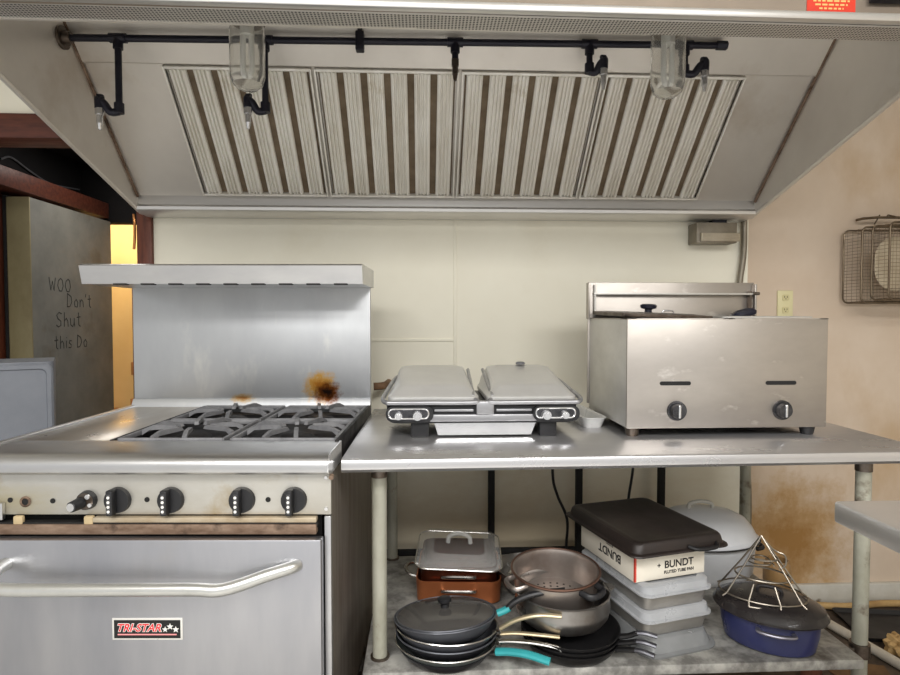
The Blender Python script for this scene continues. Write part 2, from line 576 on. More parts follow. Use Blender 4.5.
Fm = SL.to_3x3().to_euler()
for i in range(4):
    loc = SL @ Vector((-.888 + i * .513, .004, .0015))
    if i == 0:
        f0.location, f0.rotation_euler, f0['label'] = loc, Fm, flabels[0]
    else:
        copy_thing(f0, loc, Fm, flabels[i])

# fire suppression pipe
PY, PZ = -.615, 2.166
pipe = thing('fire_suppression_pipe', 'black iron fire suppression pipe with nozzles running along inside the hood', 'pipe', (-1.1, PY, PZ))
MB().cyl((-1.155, PY, PZ - .006), (.998, PY, PZ + .014), .0115, n=14).build('supply_pipe', M_black_pipe, pipe, world=True)
m = MB().cyl((-1.159, PY, PZ - .006), (-1.150, PY, PZ - .006), .036, n=24)
m.cyl((-1.150, PY, PZ - .006), (-1.128, PY, PZ - .006), .021, .018, n=20)
m.build('wall_flange', M_rust_steel, pipe, world=True)
m = MB().cyl((.995, PY, PZ + .014), (1.03, PY, PZ + .014), .015, n=6)
m.build('end_cap', M_black_pipe, pipe, world=True)
def elbow(m, a, c, r=.013):
    m.cyl(a, c, r, n=14)
def fitting(m, x, z):
    m.cyl((x - .026, PY, z), (x + .026, PY, z), .0155, n=14)
    m.cyl((x, PY, z), (x, PY, z - .034), .0155, n=14)
def nozzle(parent, x, y, z, mat=M_chrome):
    m = MB()
    m.cyl((x, y, z), (x, y, z - .022), .0135, n=6)
    m.cyl((x, y, z - .022), (x, y, z - .050), .0095, n=12)
    m.cyl((x, y, z - .050), (x, y, z - .070), .0085, .005, n=12)
    m.build('nozzle', mat, parent, world=True)
def drop(x, zt, zb, dx, y=PY, yn=None):
    m = MB()
    fitting(m, x, zt)
    m.tube([(x, y, zt - .02), (x, y, zb)], .0105, n=12)
    e = MB()
    if dx:
        m.cyl((x, y, zb + .026), (x, y, zb - .006), .0155, n=14)
        m.tube([(x, y, zb), (x + dx * .45, y - .006, zb - .004), (x + dx * .75, y - .012, zb + .020), (x + dx, y - .014, zb + .030)], .0125, n=12, sub=4)
        m.tube([(x + dx * .85, y - .014, zb + .034), (x + dx, y - .014, zb + .034), (x + dx, y - .014, zb + .004)], .0145, n=14, sub=4)
    p = m.build('nozzle_drop', M_black_pipe, pipe, world=True)
    if dx:
        nozzle(p, x + dx, y - .014, zb + .006)
    else:
        nozzle(p, x, y, zb + .006, M_rust_steel)
drop(-.982, PZ - .004, 1.928, -.055)
drop(-.514, PZ, 1.938, -.052)
drop(.109, PZ + .006, 2.110, 0)
drop(.560, PZ + .010, 2.085, .044)
drop(.886, PZ + .013, 2.085, .062)
m = MB().box(-.219, -.191, PY - .016, PY + .016, PZ - .03, PZ + .032, .004)
m.cyl((-.205, PY, PZ + .03), (-.205, PY, 2.225), .008, n=10)
m.build('pipe_hanger', M_black_pipe, pipe, world=True)

# jar lamps
M_glass = pm('dusty lamp glass', (255, 255, 253), (246, 245, 240), 9, rough=(.03, .12), trans=.93, ior=1.36)
def jar_lamp(x, y, label):
    j = thing('jar_lamp', label, 'lamp', (x, y, 1.915), 0, 'glass jar lamps under the hood')
    prof = [(.001, 0), (.026, .003), (.042, .016), (.049, .04), (.050, .165), (.046, .18), (.046, .20),
            (.0445, .20), (.0445, .179), (.0482, .164), (.0472, .041), (.0405, .0175), (.025, .005), (.001, .002)]
    MB().lathe(prof, 32).build('glass_globe', M_glass, j)
    m = MB().cyl((0, 0, .19), (0, 0, .235), .05, n=28).cyl((0, 0, .235), (0, 0, .71), .03, n=20)
    m.build('lamp_base', M_rust_steel, j)
    m = MB()
    for dx in (-.012, .012):
        m.tube([(dx, 0, .16), (dx, 0, .055), (dx * .3, 0, .045)], .008, n=10, sub=3)
    m.cyl((0, 0, .155), (0, 0, .192), .020, n=16)
    m.build('bulb', pm('unlit white bulb', (236, 236, 232), rough=(.3, .4)), j)
    return j
jar_lamp(-.503, -.85, 'clear glass jar lamp hanging under the left half of the hood')
jar_lamp(.730, -.85, 'clear glass jar lamp hanging under the right half of the hood')

# junction box, conduit, outlet, copper tube
jb = thing('junction_box', 'grey metal junction box with a pale louvred cover just under the hood', 'junction box', (1.30, -.004, 1.57))
M_box = pm('galvanised box', (150, 142, 128), (128, 120, 106), 8, rough=(.4, .55), metal=.6)
MB().box(1.185, 1.365, -.085, 0.0, 1.583, 1.672, .004).build('box_body', M_box, jb, world=True)
m = MB().box(1.200, 1.372, -.100, -.084, 1.590, 1.625, .003)
for k in range(4):
    m.box(1.206, 1.366, -.104, -.098, 1.594 + k * .007, 1.597 + k * .007, .001)
m.build('louvred_cover', pm('pale metal cover', (196, 186, 166), (172, 160, 140), 8, rough=(.4, .5), metal=.3), jb, world=True)
MB().box(1.27, 1.33, -.06, -.02, 1.672, 1.69).build('mounting_tab', M_black_pipe, jb, world=True)
m = MB().tube([(1.430, -.022, 1.70), (1.430, -.022, 1.55), (1.415, -.022, 1.42), (1.412, -.022, 1.30), (1.425, -.022, .9), (1.47, -.022, .5), (1.47, -.022, FZ)], .0125, n=12, sub=5)
o = single(m, 'conduit', M_box, 'grey metal electrical conduit running down the wall behind the fryer', 'conduit')
o2 = thing('wall_outlet', 'cream double wall outlet above the fryer\'s right corner', 'outlet', (1.637, 0, 1.322))
MB().box(-.036, .036, -.004, .004, -.06, .06, .003).build('cover_plate', pm('ivory plastic', (222, 214, 170), rough=(.35, .45)), o2)
for z in (-.028, .028):
    m = MB().loft([rr(.016, .014, .008, 0)] + [rr(.016, .014, .008, .004)])
    for v in m.bm.verts:
        v.co = Vector((v.co.x, -.0035 - v.co.z * .8, v.co.y + z))
    r_ = m.build('receptacle', pm('ivory socket', (208, 198, 152), rough=(.35, .45)), o2)
    m = MB()
    for x in (-.006, .006):
        m.box(x - .0012, x + .0012, -.0075, -.006, z - .001, z + .007)
    m.cyl((0, -.006, z - .006), (0, -.0075, z - .006), .0022, n=10)
    m.build('slot', M_black_soft, r_)
m = MB().tube([(-1.228, -.012, 1.70), (-1.225, -.012, 1.66), (-1.222, -.020, 1.60), (-1.222, -.028, 1.55)], .006, n=8, sub=4)
single(m, 'copper_tube', pm('copper', (176, 122, 74), (150, 96, 56), 12, rough=(.25, .4), metal=1), 'thin copper tube hanging down beside the doorway casing', 'tube')
m = MB().tube([(-2.395, .9, 2.16), (-2.39, .98, 2.19), (-2.39, 1.15, 2.15), (-2.39, 1.35, 2.12), (-2.39, 1.66, 2.15)], .006, n=6, sub=5)
single(m, 'cable', M_cast, 'thin dark cable sagging across the dark passage wall above the grey door', 'cable')

# storeroom boxes
for (x, y, z, hx, hy, hh, lab) in ((-3.02, 2.95, FZ, .16, .12, .28, 'lower cardboard box on the floor of the yellow storeroom'),
                               (-3.0, 2.95, FZ + .282, .15, .11, .19, 'upper open cardboard box in the yellow storeroom, seen past the grey door'),):
    b_ = thing('cardboard_box', lab, 'box', (x, y, z), .1, 'cardboard boxes in the storeroom')
    MB().box(-hx, hx, -hy, hy, 0, hh, .003).build('carton', M_cardboard, b_)
    MB().box(-hx - .0005, hx + .0005, -.025, .025, hh - .001, hh + .0012).build('packing_tape', pm('tan tape', (206, 158, 98), rough=(.3, .4)), b_)
sh = thing('storage_shelf', 'wooden storeroom shelf unit mostly hidden behind the range backsplash', 'shelf', (-2.27, 2.85, FZ))
for z in (.51, .82, 1.04, 1.5):
    MB().box(-.25, .35, -.2, .2, z - .02, z, .002).build('shelf_board', M_wood_red, sh)
for x in (-.235, .335):
    for y in (-.185, .185):
        MB().box(x - .015, x + .015, y - .015, y + .015, 0, 1.6, .002).build('upright', M_wood_red_v, sh)
for (x, z, hh, lab) in ((-2.70, FZ + .42, .12, 'small cardboard box on the lowest board of the storeroom shelf'), (-2.68, FZ + .72, .12, 'small cardboard box higher on the storeroom shelf')):
    pass
b_ = thing('cardboard_box', 'small cardboard box on the lowest board of the storeroom shelf', 'box', (-2.46, 2.75, FZ + .51), 0, 'cardboard boxes in the storeroom')
MB().box(-.09, .09, -.1, .1, 0, .10, .003).build('carton', M_cardboard, b_)
b_ = thing('cardboard_box', 'small cardboard box on the second board of the storeroom shelf', 'box', (-2.45, 2.75, FZ + .82), 0, 'cardboard boxes in the storeroom')
MB().box(-.09, .09, -.1, .1, 0, .11, .003).build('carton', M_cardboard, b_)
# ------------------------------------------------------------------ range
M_grate = pm('grey burnt iron', (142, 142, 144), (112, 112, 115), 22, rough=(.5, .7), metal=.2, bump=.1)
rg = thing('gas_range', 'stainless steel gas range with four burners, griddle, oven and high back shelf', 'range', (-.229, -1.13, FZ), R(-2.6))
H = lambda z: z - FZ            # heights above the floor
RW = -.906
M_range = pm('range steel', (212, 212, 212), (194, 194, 196), 3, (1, 1, 3), (.30, .42), 1, .0, stain=((186, 180, 170), 2.0, .56, .85))
M_door = pm('oven door steel', (194, 194, 197), (170, 171, 177), 2.2, (2.2, 1, .5), (.34, .44), 1, .0, stain=((178, 174, 170), 2, .58, .85))
M_panel = pm('control panel steel', (206, 204, 198), (188, 184, 174), 5, (1, 1, 2), (.38, .5), .8, .03, stain=((170, 150, 112), 5, .56, .75))
M_side = pm('greasy range side', (160, 152, 144), (128, 120, 112), 4, (3, 6, .6), (.4, .55), .8, .0, stain=((96, 88, 80), 3, .6, .8))
# body shell
m = MB()
m.box(-.018, -.006, .01, .80, H(.08), H(.90), .002)
m.box(RW, RW + .012, .01, .80, H(.08), H(.90), .002)
m.box(RW, -.006, .79, .80, H(.08), H(.90))
m.box(RW, -.006, .02, .80, H(.08), H(.10))
m.build('body', M_side, rg)
MB().box(-.0165, 0, -.004, .012, H(.08), H(.765), .002).build('front_frame', M_range, rg)
MB().box(RW, RW + .032, -.004, .012, H(.08), H(.765), .002).build('front_frame', M_range, rg)
MB().box(RW + .03, -.03, .03, .5, H(.10), H(.768)).build('oven_cavity', M_black_soft, rg)
for x in (-.05, RW + .05):
    for y in (.06, .72):
        MB().cyl((x, y, 0), (x, y, H(.08)), .022, n=16).build('leg', M_range, rg)
# control panel
m = MB().box(RW, 0, 0, .012, H(.768), H(.875), .002)
cp = m.build('control_panel', M_panel, rg)
add_blotch(M_panel, (-.80, 0, H(.80)), (.16, .2, .05), (190, 180, 150), (196, 190, 170), amount=.6)
for x, z in ((-.800, .805), (-.762, .801), (-.694, .803), (-.459, .806), (-.157, .806)):
    MB().cyl((x, .001, H(z)), (x, -.0012, H(z)), .0065 if x != -.762 else .010, n=14).build('pilot_hole', M_black_soft, cp)
m = MB()
for x in (-.012,):
    for z in (.783, .862):
        m.cyl((x, .001, H(z)), (x, -.004, H(z)), .0045, n=10)
m.build('rivet', M_chrome, cp)
m = MB().tube([(-.762 + .011 * math.cos(k * PI / 10), -.001, H(.801) + .011 * math.sin(k * PI / 10)) for k in range(20)], .003, n=6, closed=True)
m.build('valve_opening', M_rusty, cp)
MB().box(-.86, -.812, -.012, 0, H(.758), H(.800), .002).build('hinge_plate', M_range, rg)
# strips between panel and door
MB().box(RW + .032, -.032, -.010, .012, H(.738), H(.752), .002).build('door_gap_seal', M_black_soft, rg)
m = MB().box(-.588, -.034, -.014, .006, H(.752), H(.765), .003)
m.build('white_strip', pm('grimy pale strip', (196, 184, 162), (160, 140, 112), 8, rough=(.4, .6), metal=.4), rg)
MB().box(RW + .032, -.034, -.016, .006, H(.723), H(.748), .003).build('rusty_strip', M_rusty, rg)
for x in (-.775, -.600):
    MB().box(x - .012, x + .012, -.012, 0, H(.742), H(.768), .004).build('ceramic_spacer', pm('cream ceramic', (200, 180, 140), (170, 150, 116), 12, rough=(.4, .6)), rg)
# oven door
dr = MB().box(RW + .036, -.018, -.038, -.006, H(.125), H(.718), .004).build('oven_door', M_door, rg)
m = MB().tube([(-.786, -.034, H(.660)), (-.788, -.072, H(.655)), (-.780, -.094, H(.634)), (-.752, -.098, H(.624)), (-.6, -.098, H(.623)), (-.32, -.098, H(.624)), (-.235, -.094, H(.622)), (-.14, -.070, H(.645)), (-.09, -.052, H(.655)), (-.075, -.034, H(.656))], .0155, n=14, sub=5)
m.build('door_handle', pm('worn aluminium handle', (222, 222, 218), (200, 200, 196), 9, rough=(.25, .36), metal=.85), dr)
bx, bz = -.443, H(.499)
M_bpl = pm('badge plate', (22, 22, 22), rough=(.3, .4))
bd = MB().box(bx - .086, bx + .086, -.0405, -.0375, bz - .027, bz + .027, .001).build('badge', pm('badge rim', (224, 222, 216), rough=(.25, .4), metal=.3), dr, label='black brand badge with red and white lettering')
MB().box(bx - .081, bx + .081, -.0412, -.0400, bz - .0225, bz + .0225).build('badge_face', M_bpl, dr)
TX = lambda x, y, z: Matrix.Translation((x, y, z)) @ Matrix.Rotation(PI / 2, 4, 'X')
m = MB().text('TRI-STAR', .0265, TX(bx - .021, -.0414, bz + .003), .0004, .3, .0016)
m.build('badge_lettering_outline', M_white, dr)
m = MB().text('TRI-STAR', .0265, TX(bx - .021, -.0419, bz + .003), .0004, .3, .0004)
m.build('badge_lettering', pm('badge red', (214, 30, 40), rough=(.4, .5)), dr)
m = MB()
for sx, sz, sr in ((.044, -.0005, .0075), (.056, .0065, .0085), (.070, -.0005, .0085)):
    m.prism([(bx + sx + (sr if k % 2 == 0 else sr * .42) * math.sin(k * PI / 5), bz + sz + (sr if k % 2 == 0 else sr * .42) * math.cos(k * PI / 5)) for k in range(10)], 'y', -.0419, -.0411)
m.build('badge_stars', M_white, dr)
MB().box(bx - .072, bx + .072, -.0418, -.0411, bz - .0145, bz - .0115).build('badge_line', pm('badge line', (236, 150, 150), rough=(.4, .5)), dr)
# front ledge and bull nose
bn = [(.135, H(.926)), (.0, H(.926)), (-.022, H(.922)), (-.036, H(.912)), (-.041, H(.900)), (-.039, H(.884)), (-.028, H(.876)), (-.004, H(.872)), (.135, H(.872))]
MB().prism(bn, 'x', RW, -.001).build('front_ledge', M_range, rg)
MB().prism(bn, 'x', -.001, .002).build('ledge_end_cap', M_chrome, rg)
m = MB().cyl((.004, -.01, H(.869)), (.004, -.02, H(.866)), .006, n=10)
m.build('bolt', M_rusty, rg)
# griddle top
m = MB().box(RW + .018, -.622, .135, .755, H(.90), H(.924), .002)
m.build('griddle_plate', pm('griddle steel', (210, 204, 196), (194, 186, 176), 3, (3, 1, 1), (.26, .36), .9, .0), rg)
MB().box(RW, RW + .02, -.0, .80, H(.90), H(.931), .003).build('side_rim', M_range, rg)
# burner bay
m = MB().box(-.622, -.014, .135, .76, H(.872), H(.892))
m.build('burner_pan', M_cast_dark, rg)
MB().box(-.014, -.004, .12, .79, H(.86), H(.930), .002).build('burner_rail', M_cast_dark, rg)
MB().box(-.628, -.618, .135, .76, H(.88), H(.928), .001).build('bay_divider', M_cast_dark, rg)
def grate_thing(cx, cy):
    s = .146
    m = MB()
    zb, zt = H(.918), H(.932)
    for a, b_, c, d_ in ((-s, s, -s, -s + .009), (-s, s, s - .009, s), (-s, -s + .009, -s, s), (s - .009, s, -s, s)):
        m.box(cx + a, cx + b_, cy + c, cy + d_, zb, zt, .003)
    for k in range(8):
        a = k * PI / 4 + PI / 8 * (1 if k % 2 else .6)
        L0 = .136 / max(abs(math.cos(a)), abs(math.sin(a)))
        L0 = min(L0, .150)
        mm = Matrix.Translation((cx, cy, 0)) @ Matrix.Rotation(a, 4, 'Z')
        q = MB(mm)
        q.prism([(.042, H(.934)), (.048, H(.943)), (L0 - .03, H(.946)), (L0, H(.934)), (L0, H(.918)), (L0 - .02, H(.932)), (.06, H(.933))], 'y', -.0060, .0060)
        tmp = bpy.data.meshes.new('t')
        q.bm.to_mesh(tmp)
        q.bm.free()
        m.bm.from_mesh(tmp)
        bpy.data.meshes.remove(tmp)
    g = m.build('burner_grate', M_grate, rg)
    mb = MB().lathe([(.03, H(.890)), (.05, H(.895)), (.052, H(.906)), (.040, H(.914)), (.016, H(.918)), (.001, H(.918))], 28, (cx, cy))
    mb.build('burner_head', M_cast_dark, rg)
for cx in (-.158, -.464):
    for cy in (.285, .595):
        grate_thing(cx, cy)
# knobs
def knob(x, z, r=.0325):
    m = MB()
    m.cyl((x, 0, z), (x, -.012, z), r, r * .94, n=30)
    m.box(x - r * .26 - .006, x + r * .26 - .006, -.034, -.010, z - r * .98, z + r * .96, .004)
    k = m.build('knob', M_black, rg)
    d_ = MB()
    for q in range(4):
        d_.box(x - .0095, x - .0025, -.0352, -.0338, z - .0235 + q * .0115, z - .0155 + q * .0115, .001, 1)
    d_.box(x - .0105, x - .0015, -.0345, -.0336, z - .0262, z + .0225)
    d_.build('knob_marking', M_cast if False else pm('knob scale', (70, 70, 72), rough=(.4, .5)), k)
    e = MB()
    for q in range(4):
        e.cyl((x - .006, -.0348, z - .0195 + q * .0115), (x - .006, -.0362, z - .0195 + q * .0115), .0036, n=10)
    e.build('knob_digits', M_white, k)
for x in (-.530, -.398, -.221, -.092):
    knob(x, H(.806))
m = MB().cyl((-.606, 0, H(.806)), (-.606, -.014, H(.806)), .024, .022, n=26)
th = m.build('thermostat_knob', M_black, rg)
MB().cyl((-.606, -.013, H(.806)), (-.606, -.0145, H(.806)), .0205, n=26).build('chrome_dial', M_rust_steel, th)
m = MB().cyl((-.616, -.014, H(.802)), (-.622, -.042, H(.800)), .015, .013, n=20)
m.build('knob_stem', M_black, th)
m = MB().cyl((-.622, -.042, H(.800)), (-.6225, -.045, H(.800)), .010, n=16)
m.cyl((-.597, -.014, H(.818)), (-.597, -.020, H(.818)), .006, n=10)
m.cyl((-.592, -.014, H(.797)), (-.592, -.019, H(.797)), .005, n=10)
m.build('stem_cap', M_chrome, th)
# backsplash, flange, shelf
M_splash = pm('backsplash steel', (200, 202, 203), (182, 184, 187), 2, (1.6, 1, .8), (.40, .50), .9, .0, stain=((214, 214, 210), 4, .58, .75, (2, 1, .8)))
add_blotch(M_splash, (-.195, .775, H(1.000)), (.072, .5, .066), (196, 130, 50), (214, 168, 90))
add_blotch(M_splash, (-.168, .775, H(.975)), (.060, .5, .050), (34, 22, 16), (120, 66, 24))
add_blotch(M_splash, (-.49, .775, H(.955)), (.05, .5, .020), (170, 120, 60), (196, 164, 110), amount=.8)
bs = MB().box(RW + .004, -.004, .775, .80, H(.90), H(1.40), .003).build('backsplash', M_splash, rg)
MB().prism([(.752, H(.920)), (.752, H(.926)), (.768, H(.952)), (.776, H(.952)), (.776, H(.92))], 'x', RW + .004, -.004).build('splash_flange', M_splash, rg)
shp = [(.80, H(1.372)), (.53, H(1.372)), (.516, H(1.372)), (.500, H(1.432)), (.512, H(1.438)), (.80, H(1.438))]
m = MB().prism(shp, 'x', RW - .025, .006)
m.build('high_shelf', M_range, rg)
m = MB()
for k in range(9):
    x = RW + .08 + k * .092
    m.box(x, x + .045, .5135, .530, H(1.369), H(1.3735))
m.build('shelf_slots', M_black_soft, rg)

# ------------------------------------------------------------------ work table
TX0, TX1, TY0, TY1, TZ = -.197, 1.424, -1.035, -.212, .89
tb = thing('work_table', 'long stainless steel work table with undershelf, carrying the grill and the fryer', 'table', ((TX0 + TX1) / 2, -.62, FZ))
prof = [(TY0 + .012, TZ), (TY0 + .004, TZ - .004), (TY0, TZ - .014), (TY0 + .001, TZ - .028), (TY0 + .010, TZ - .037), (TY0 + .030, TZ - .038), (TY0 + .03, TZ - .03), (TY1, TZ - .03), (TY1, TZ)]
m = MB().prism(prof, 'x', TX0, TX1)
for v in m.bm.verts:
    if v.co.y < -.9:
        s_ = 1 - (v.co.x - TX0) / (TX1 - TX0)
        v.co.y -= .028 * s_
        v.co.x -= .016 * s_
m.build('table_top', M_table, tb, world=True)
for x, y in ((-.122, -.955), (1.281, -.955), (-.122, -.27), (1.315, -.27)):
    m = MB().cyl((x, y, FZ + .03), (x, y, TZ - .03), .0205, n=20)
    lg = m.build('leg', M_leg, tb, world=True)
    MB().cyl((x, y, TZ - .075), (x, y, TZ - .03), .0225, n=20).build('leg_socket', M_rust_steel, lg, world=True)
    MB().lathe([(.020, FZ), (.024, FZ + .01), (.021, FZ + .04), (.001, FZ + .04)], 20, (x, y)).build('foot', M_rust_steel, lg, world=True)
SZ = .30
m = MB()
m.box(-.165, 1.24, -1.03, -.245, SZ - .03, SZ, .006)
for x, y in ((-.122, -.955), (1.281, -.955), (-.122, -.27), (1.315, -.27)):
    pass
us = m.build('undershelf', M_shelf, tb, world=True)
for x, y in ((-.122, -.955), (1.281, -.955), (-.122, -.27), (1.315, -.27)):
    m = MB().cyl((x, y, SZ - .032), (x, y, SZ + .006), .027, n=20)
    if x > 1:
        m.box(1.235, x, y - .012, y + .012, SZ - .03, SZ - .004)
    m.build('shelf_collar', M_rust_steel, us, world=True)
# neighbouring table
t2 = thing('prep_table', 'corner of a second steel table at the right edge, in front of the work table', 'table', (1.25, -1.85, FZ))
m = MB().box(.83, 1.75, -2.25, -1.455, .846, .89, .006)
m.build('table_top', M_hood_trim, t2, world=True)
for x in (1.1, 1.66):
    for y in (-2.15, -1.56):
        MB().cyl((x, y, FZ), (x, y, .848), .019, n=16).build('leg', M_leg, t2, world=True)

# black frame and cords behind the table
fr = thing('metal_frame', 'black metal frame of thin upright bars standing against the wall behind the table', 'frame', (.5, -.06, FZ))
for x in (.298, .684, 1.052):
    MB().box(x - .014, x + .014, -.075, -.047, FZ, .84, .003).build('upright_bar', M_black_soft, fr, world=True)
MB().box(-.16, 1.066, -.07, -.052, .222, .252, .003).build('cross_bar', M_black_soft, fr, world=True)
m = MB().tube([(.545, -.16, .86), (.55, -.14, .60), (.575, -.12, .50), (.615, -.13, .40), (.615, -.12, .28), (.60, -.12, .10), (.60, -.12, FZ + .008)], .006, n=8, sub=6)
single(m, 'power_cord', M_black, 'black power cord hanging in a curve behind the work table, left one', 'cord', group='cords behind the table')
m = MB().tube([(.90, -.16, .86), (.90, -.13, .62), (.885, -.12, .48), (.87, -.12, .30), (.875, -.12, FZ + .008)], .006, n=8, sub=6)
single(m, 'power_cord', M_black, 'short black power cord behind the table, hanging above the black roasting pan', 'cord', group='cords behind the table')
m = MB().box(-.195, -.150, -.20, -.15, 0, .028, .006)
o = single(MB().tube([(-.150, .0, .974), (-.152, -.08, .974), (-.170, -.125, .973), (-.205, -.13, .972)], .016, n=10), 'gas_pipe', pm('brown pipe', (132, 98, 66), (96, 68, 44), 14, rough=(.5, .7)), 'short brown pipe stub coming out of the wall between range and grill', 'pipe')
# ------------------------------------------------------------------ double contact grill
gr = thing('contact_grill', 'double contact grill with two ribbed-handled steel lids on the work table', 'grill', (.185, -.63, TZ))
gx, gz = .185, TZ
M_fit_dark = pm('dark polished plate', (96, 96, 99), (60, 60, 63), 30, rough=(.18, .3), metal=.8)
M_lid = pm('grill lid steel', (222, 221, 218), (206, 205, 202), 3, (1, 1, 1), (.38, .48), .5, .0, stain=((196, 193, 188), 3, .58, .85))
M_gtrim = pm('grey grill body', (176, 176, 178), (150, 150, 153), 6, (1, 6, 6), (.3, .42), .7)
m = MB()
m.loft([rr(.285, .165, .03, .045), rr(.295, .172, .035, .055), rr(.297, .174, .035, .098), rr(.29, .168, .03, .104)])
m.build('base', M_black, gr)
# front steel rail between control pods
m = MB().box(-.165, .165, -.182, -.165, .052, .074, .004)
m.build('front_rail', M_gtrim, gr)
m = MB().box(-.150, -.03, -.181, -.168, .083, .090, .002).box(.04, .150, -.181, -.168, .083, .090, .002)
m.build('front_slot_trim', M_gtrim, gr)
MB().box(-.022, .032, -.190, -.16, .074, .115, .004).build('hinge_block', M_gtrim, gr)
for sx in (-1, 1):
    cx = sx * .225
    m = MB()
    lv = []
    for z in (0, .010):
        lv.append(rr(.072, .024, .022, z))
    m.loft(lv)
    for v in m.bm.verts:
        v.co = Vector((cx + v.co.x, -.176 - v.co.z, .076 + v.co.y))
    cp2 = m.build('control_pod', M_black, gr)
    m = MB()
    lv = [rr(.060, .014, .013, 0), rr(.060, .014, .013, .002)]
    m.loft(lv)
    for v in m.bm.verts:
        v.co = Vector((cx + v.co.x - .003, -.186 - v.co.z, .078 + v.co.y))
    m.build('pod_plate', M_fit_dark, cp2)
    MB().tube([(cx - .003 + p_[0], -.188, .078 + p_[1]) for p_ in rr(.0605, .0145, .013, 0)], .0024, n=6, closed=True).build('pod_ring', M_chrome, cp2)
    for k, dx in enumerate((-.033, .024)):
        r = .0155 if (dx > 0) == (sx < 0) else .013
        m = MB().cyl((cx + dx, -.186, .073), (cx + dx, -.206, .073), r, r * .85, n=24)
        m.cyl((cx + dx, -.206, .073), (cx + dx, -.210, .073), r * .6, r * .5, n=20)
        kn = m.build('knob', M_chrome, cp2)
for sx in (-1, 1):
    m = MB().box(sx * .235 - .045, sx * .235 + .045, -.150, -.07, 0, .05, .004) if False else None
for x0, x1, mt in ((-.222, -.165, M_black), (.178, .232, M_black)):
    m = MB().box(x0, x1, -.160, -.10, 0, .048, .005)
    m.build('foot', mt, gr)
    MB().box(x0, x1, .10, .15, 0, .048, .005).build('foot', mt, gr)
MB().prism([(-.150, .046), (.165, .046), (.150, .008), (-.138, .008)], 'y', -.165, .08).build('drip_tray', M_chrome, gr)
# lids
for sx, x0, x1 in ((-1, -.292, -.012), (1, .012, .292)):
    cx, hw = (x0 + x1) / 2, (x1 - x0) / 2
    m = MB()
    a = []
    for (hy, z, dy, ins) in ((.17, .106, 0, .004), (.174, .112, 0, 0), (.174, .126, 0, 0), (.168, .132, .0, .006)):
        a.append([(x, y + dy, zz) for x, y, zz in rr(hw - ins, hy, .025, z, cx=cx)])
    top = []
    for ins, lift in ((.012, .0), (.030, .018), (.05, .022)):
        pts = rr(hw - ins, .168 - ins, .02, 0, cx=cx, cy=.006)
        top.append([(x, y, .136 + lift * .7 + (y + .16) / .32 * .056 * (.4 + lift / .022 * .6)) for x, y, zz in pts])
    m.loft(a + top)
    ld = m.build('lid', M_lid, gr)
    # wrap-around handle bar
    xo = x0 - .014 if sx < 0 else x1 + .014
    xi = x1 - .012 if sx < 0 else x0 + .012
    m = MB().tube([(xo - sx * .034, .13, .160), (xo - sx * .020, .06, .152), (xo - sx * .006, -.06, .132), (xo + sx * .002, -.150, .118), (xo - sx * .010, -.180, .112), (xo - sx * .03, -.186, .111), (cx, -.186, .111), (xi, -.186, .111), (xi, -.17, .118)], .0065, b=.0075, n=12, sub=5)
    m.build('lid_handle', M_gtrim, ld)
    m = MB().tube([(xi + sx * .006, -.165, .128), (xi + sx * .004, -.05, .152), (xi + sx * .002, .10, .186)], .006, n=8, sub=5)
    m.build('inner_arm', M_gtrim, ld)
m = MB().cyl((.163, .12, .165), (.163, .12, .197), .010, .016, n=20).lathe([(.016, .203), (.017, .208), (.012, .212), (.001, .213)], 20, (.163, .12))
m.build('rear_knob', M_cast, gr)

# small dish
sd = MB()
sd.loft([rr(.030, .165, .018, 0), rr(.040, .182, .026, .032), rr(.044, .186, .028, .034), rr(.044, .186, .028, .036), rr(.037, .178, .024, .034), rr(.029, .164, .017, .004)])
single(sd, 'narrow_dish', pm('white enamel', (226, 226, 224), (208, 208, 206), 8, rough=(.25, .35), coat=.2), 'narrow white dish beside the left side of the fryer', 'dish', (.566, -.488, TZ), R(3))

# ------------------------------------------------------------------ fryer
fy = thing('countertop_fryer', 'stainless double countertop fryer with two control knobs on the work table', 'fryer', (.942, -.60, TZ))
M_fry = pm('fryer steel', (186, 180, 173), (164, 157, 150), 2.2, (1, 1, 2), (.38, .48), .9, .0, stain=((206, 202, 196), 9, .60, .72, (1, 1, 2)))
M_fry_side = pm('fryer side steel', (212, 210, 205), (192, 190, 184), 4, (1, 1, 2), (.4, .5), .55, .0)
fx0, fx1, fyf, fyb, fz0, fz1 = .626, 1.262, -.82, -.41, .917, 1.258
MB().box(fx0, fx1, fyf, fyf + .010, fz0, fz1, .004).build('front_panel', M_fry, fy, world=True)
m = MB().box(fx0 + .001, fx0 + .008, fyf + .008, fyb, fz0 + .002, fz1, .001).box(fx1 - .008, fx1 - .001, fyf + .008, fyb, fz0 + .002, fz1, .001)
m.box(fx0 + .001, fx1 - .001, fyb - .006, fyb, fz0 + .002, fz1)
m.build('side_panels', M_fry_side, fy, world=True)
MB().box(fx0 + .004, fx1 - .004, fyf + .006, fyb - .004, fz0 + .002, fz0 + .008).build('bottom_pan', M_cast_dark, fy, world=True)
m = MB().box(fx0, fx1, fyf, fyf + .06, fz1 - .004, fz1, .001).box(fx0, fx1, fyb - .04, fyb, fz1 - .004, fz1, .001)
m.box(fx0, fx0 + .03, fyf, fyb, fz1 - .004, fz1, .001).box(fx1 - .03, fx1, fyf, fyb, fz1 - .004, fz1, .001).box(.925, .965, fyf, fyb, fz1 - .004, fz1, .001)
m.build('top_frame', M_fry, fy, world=True)
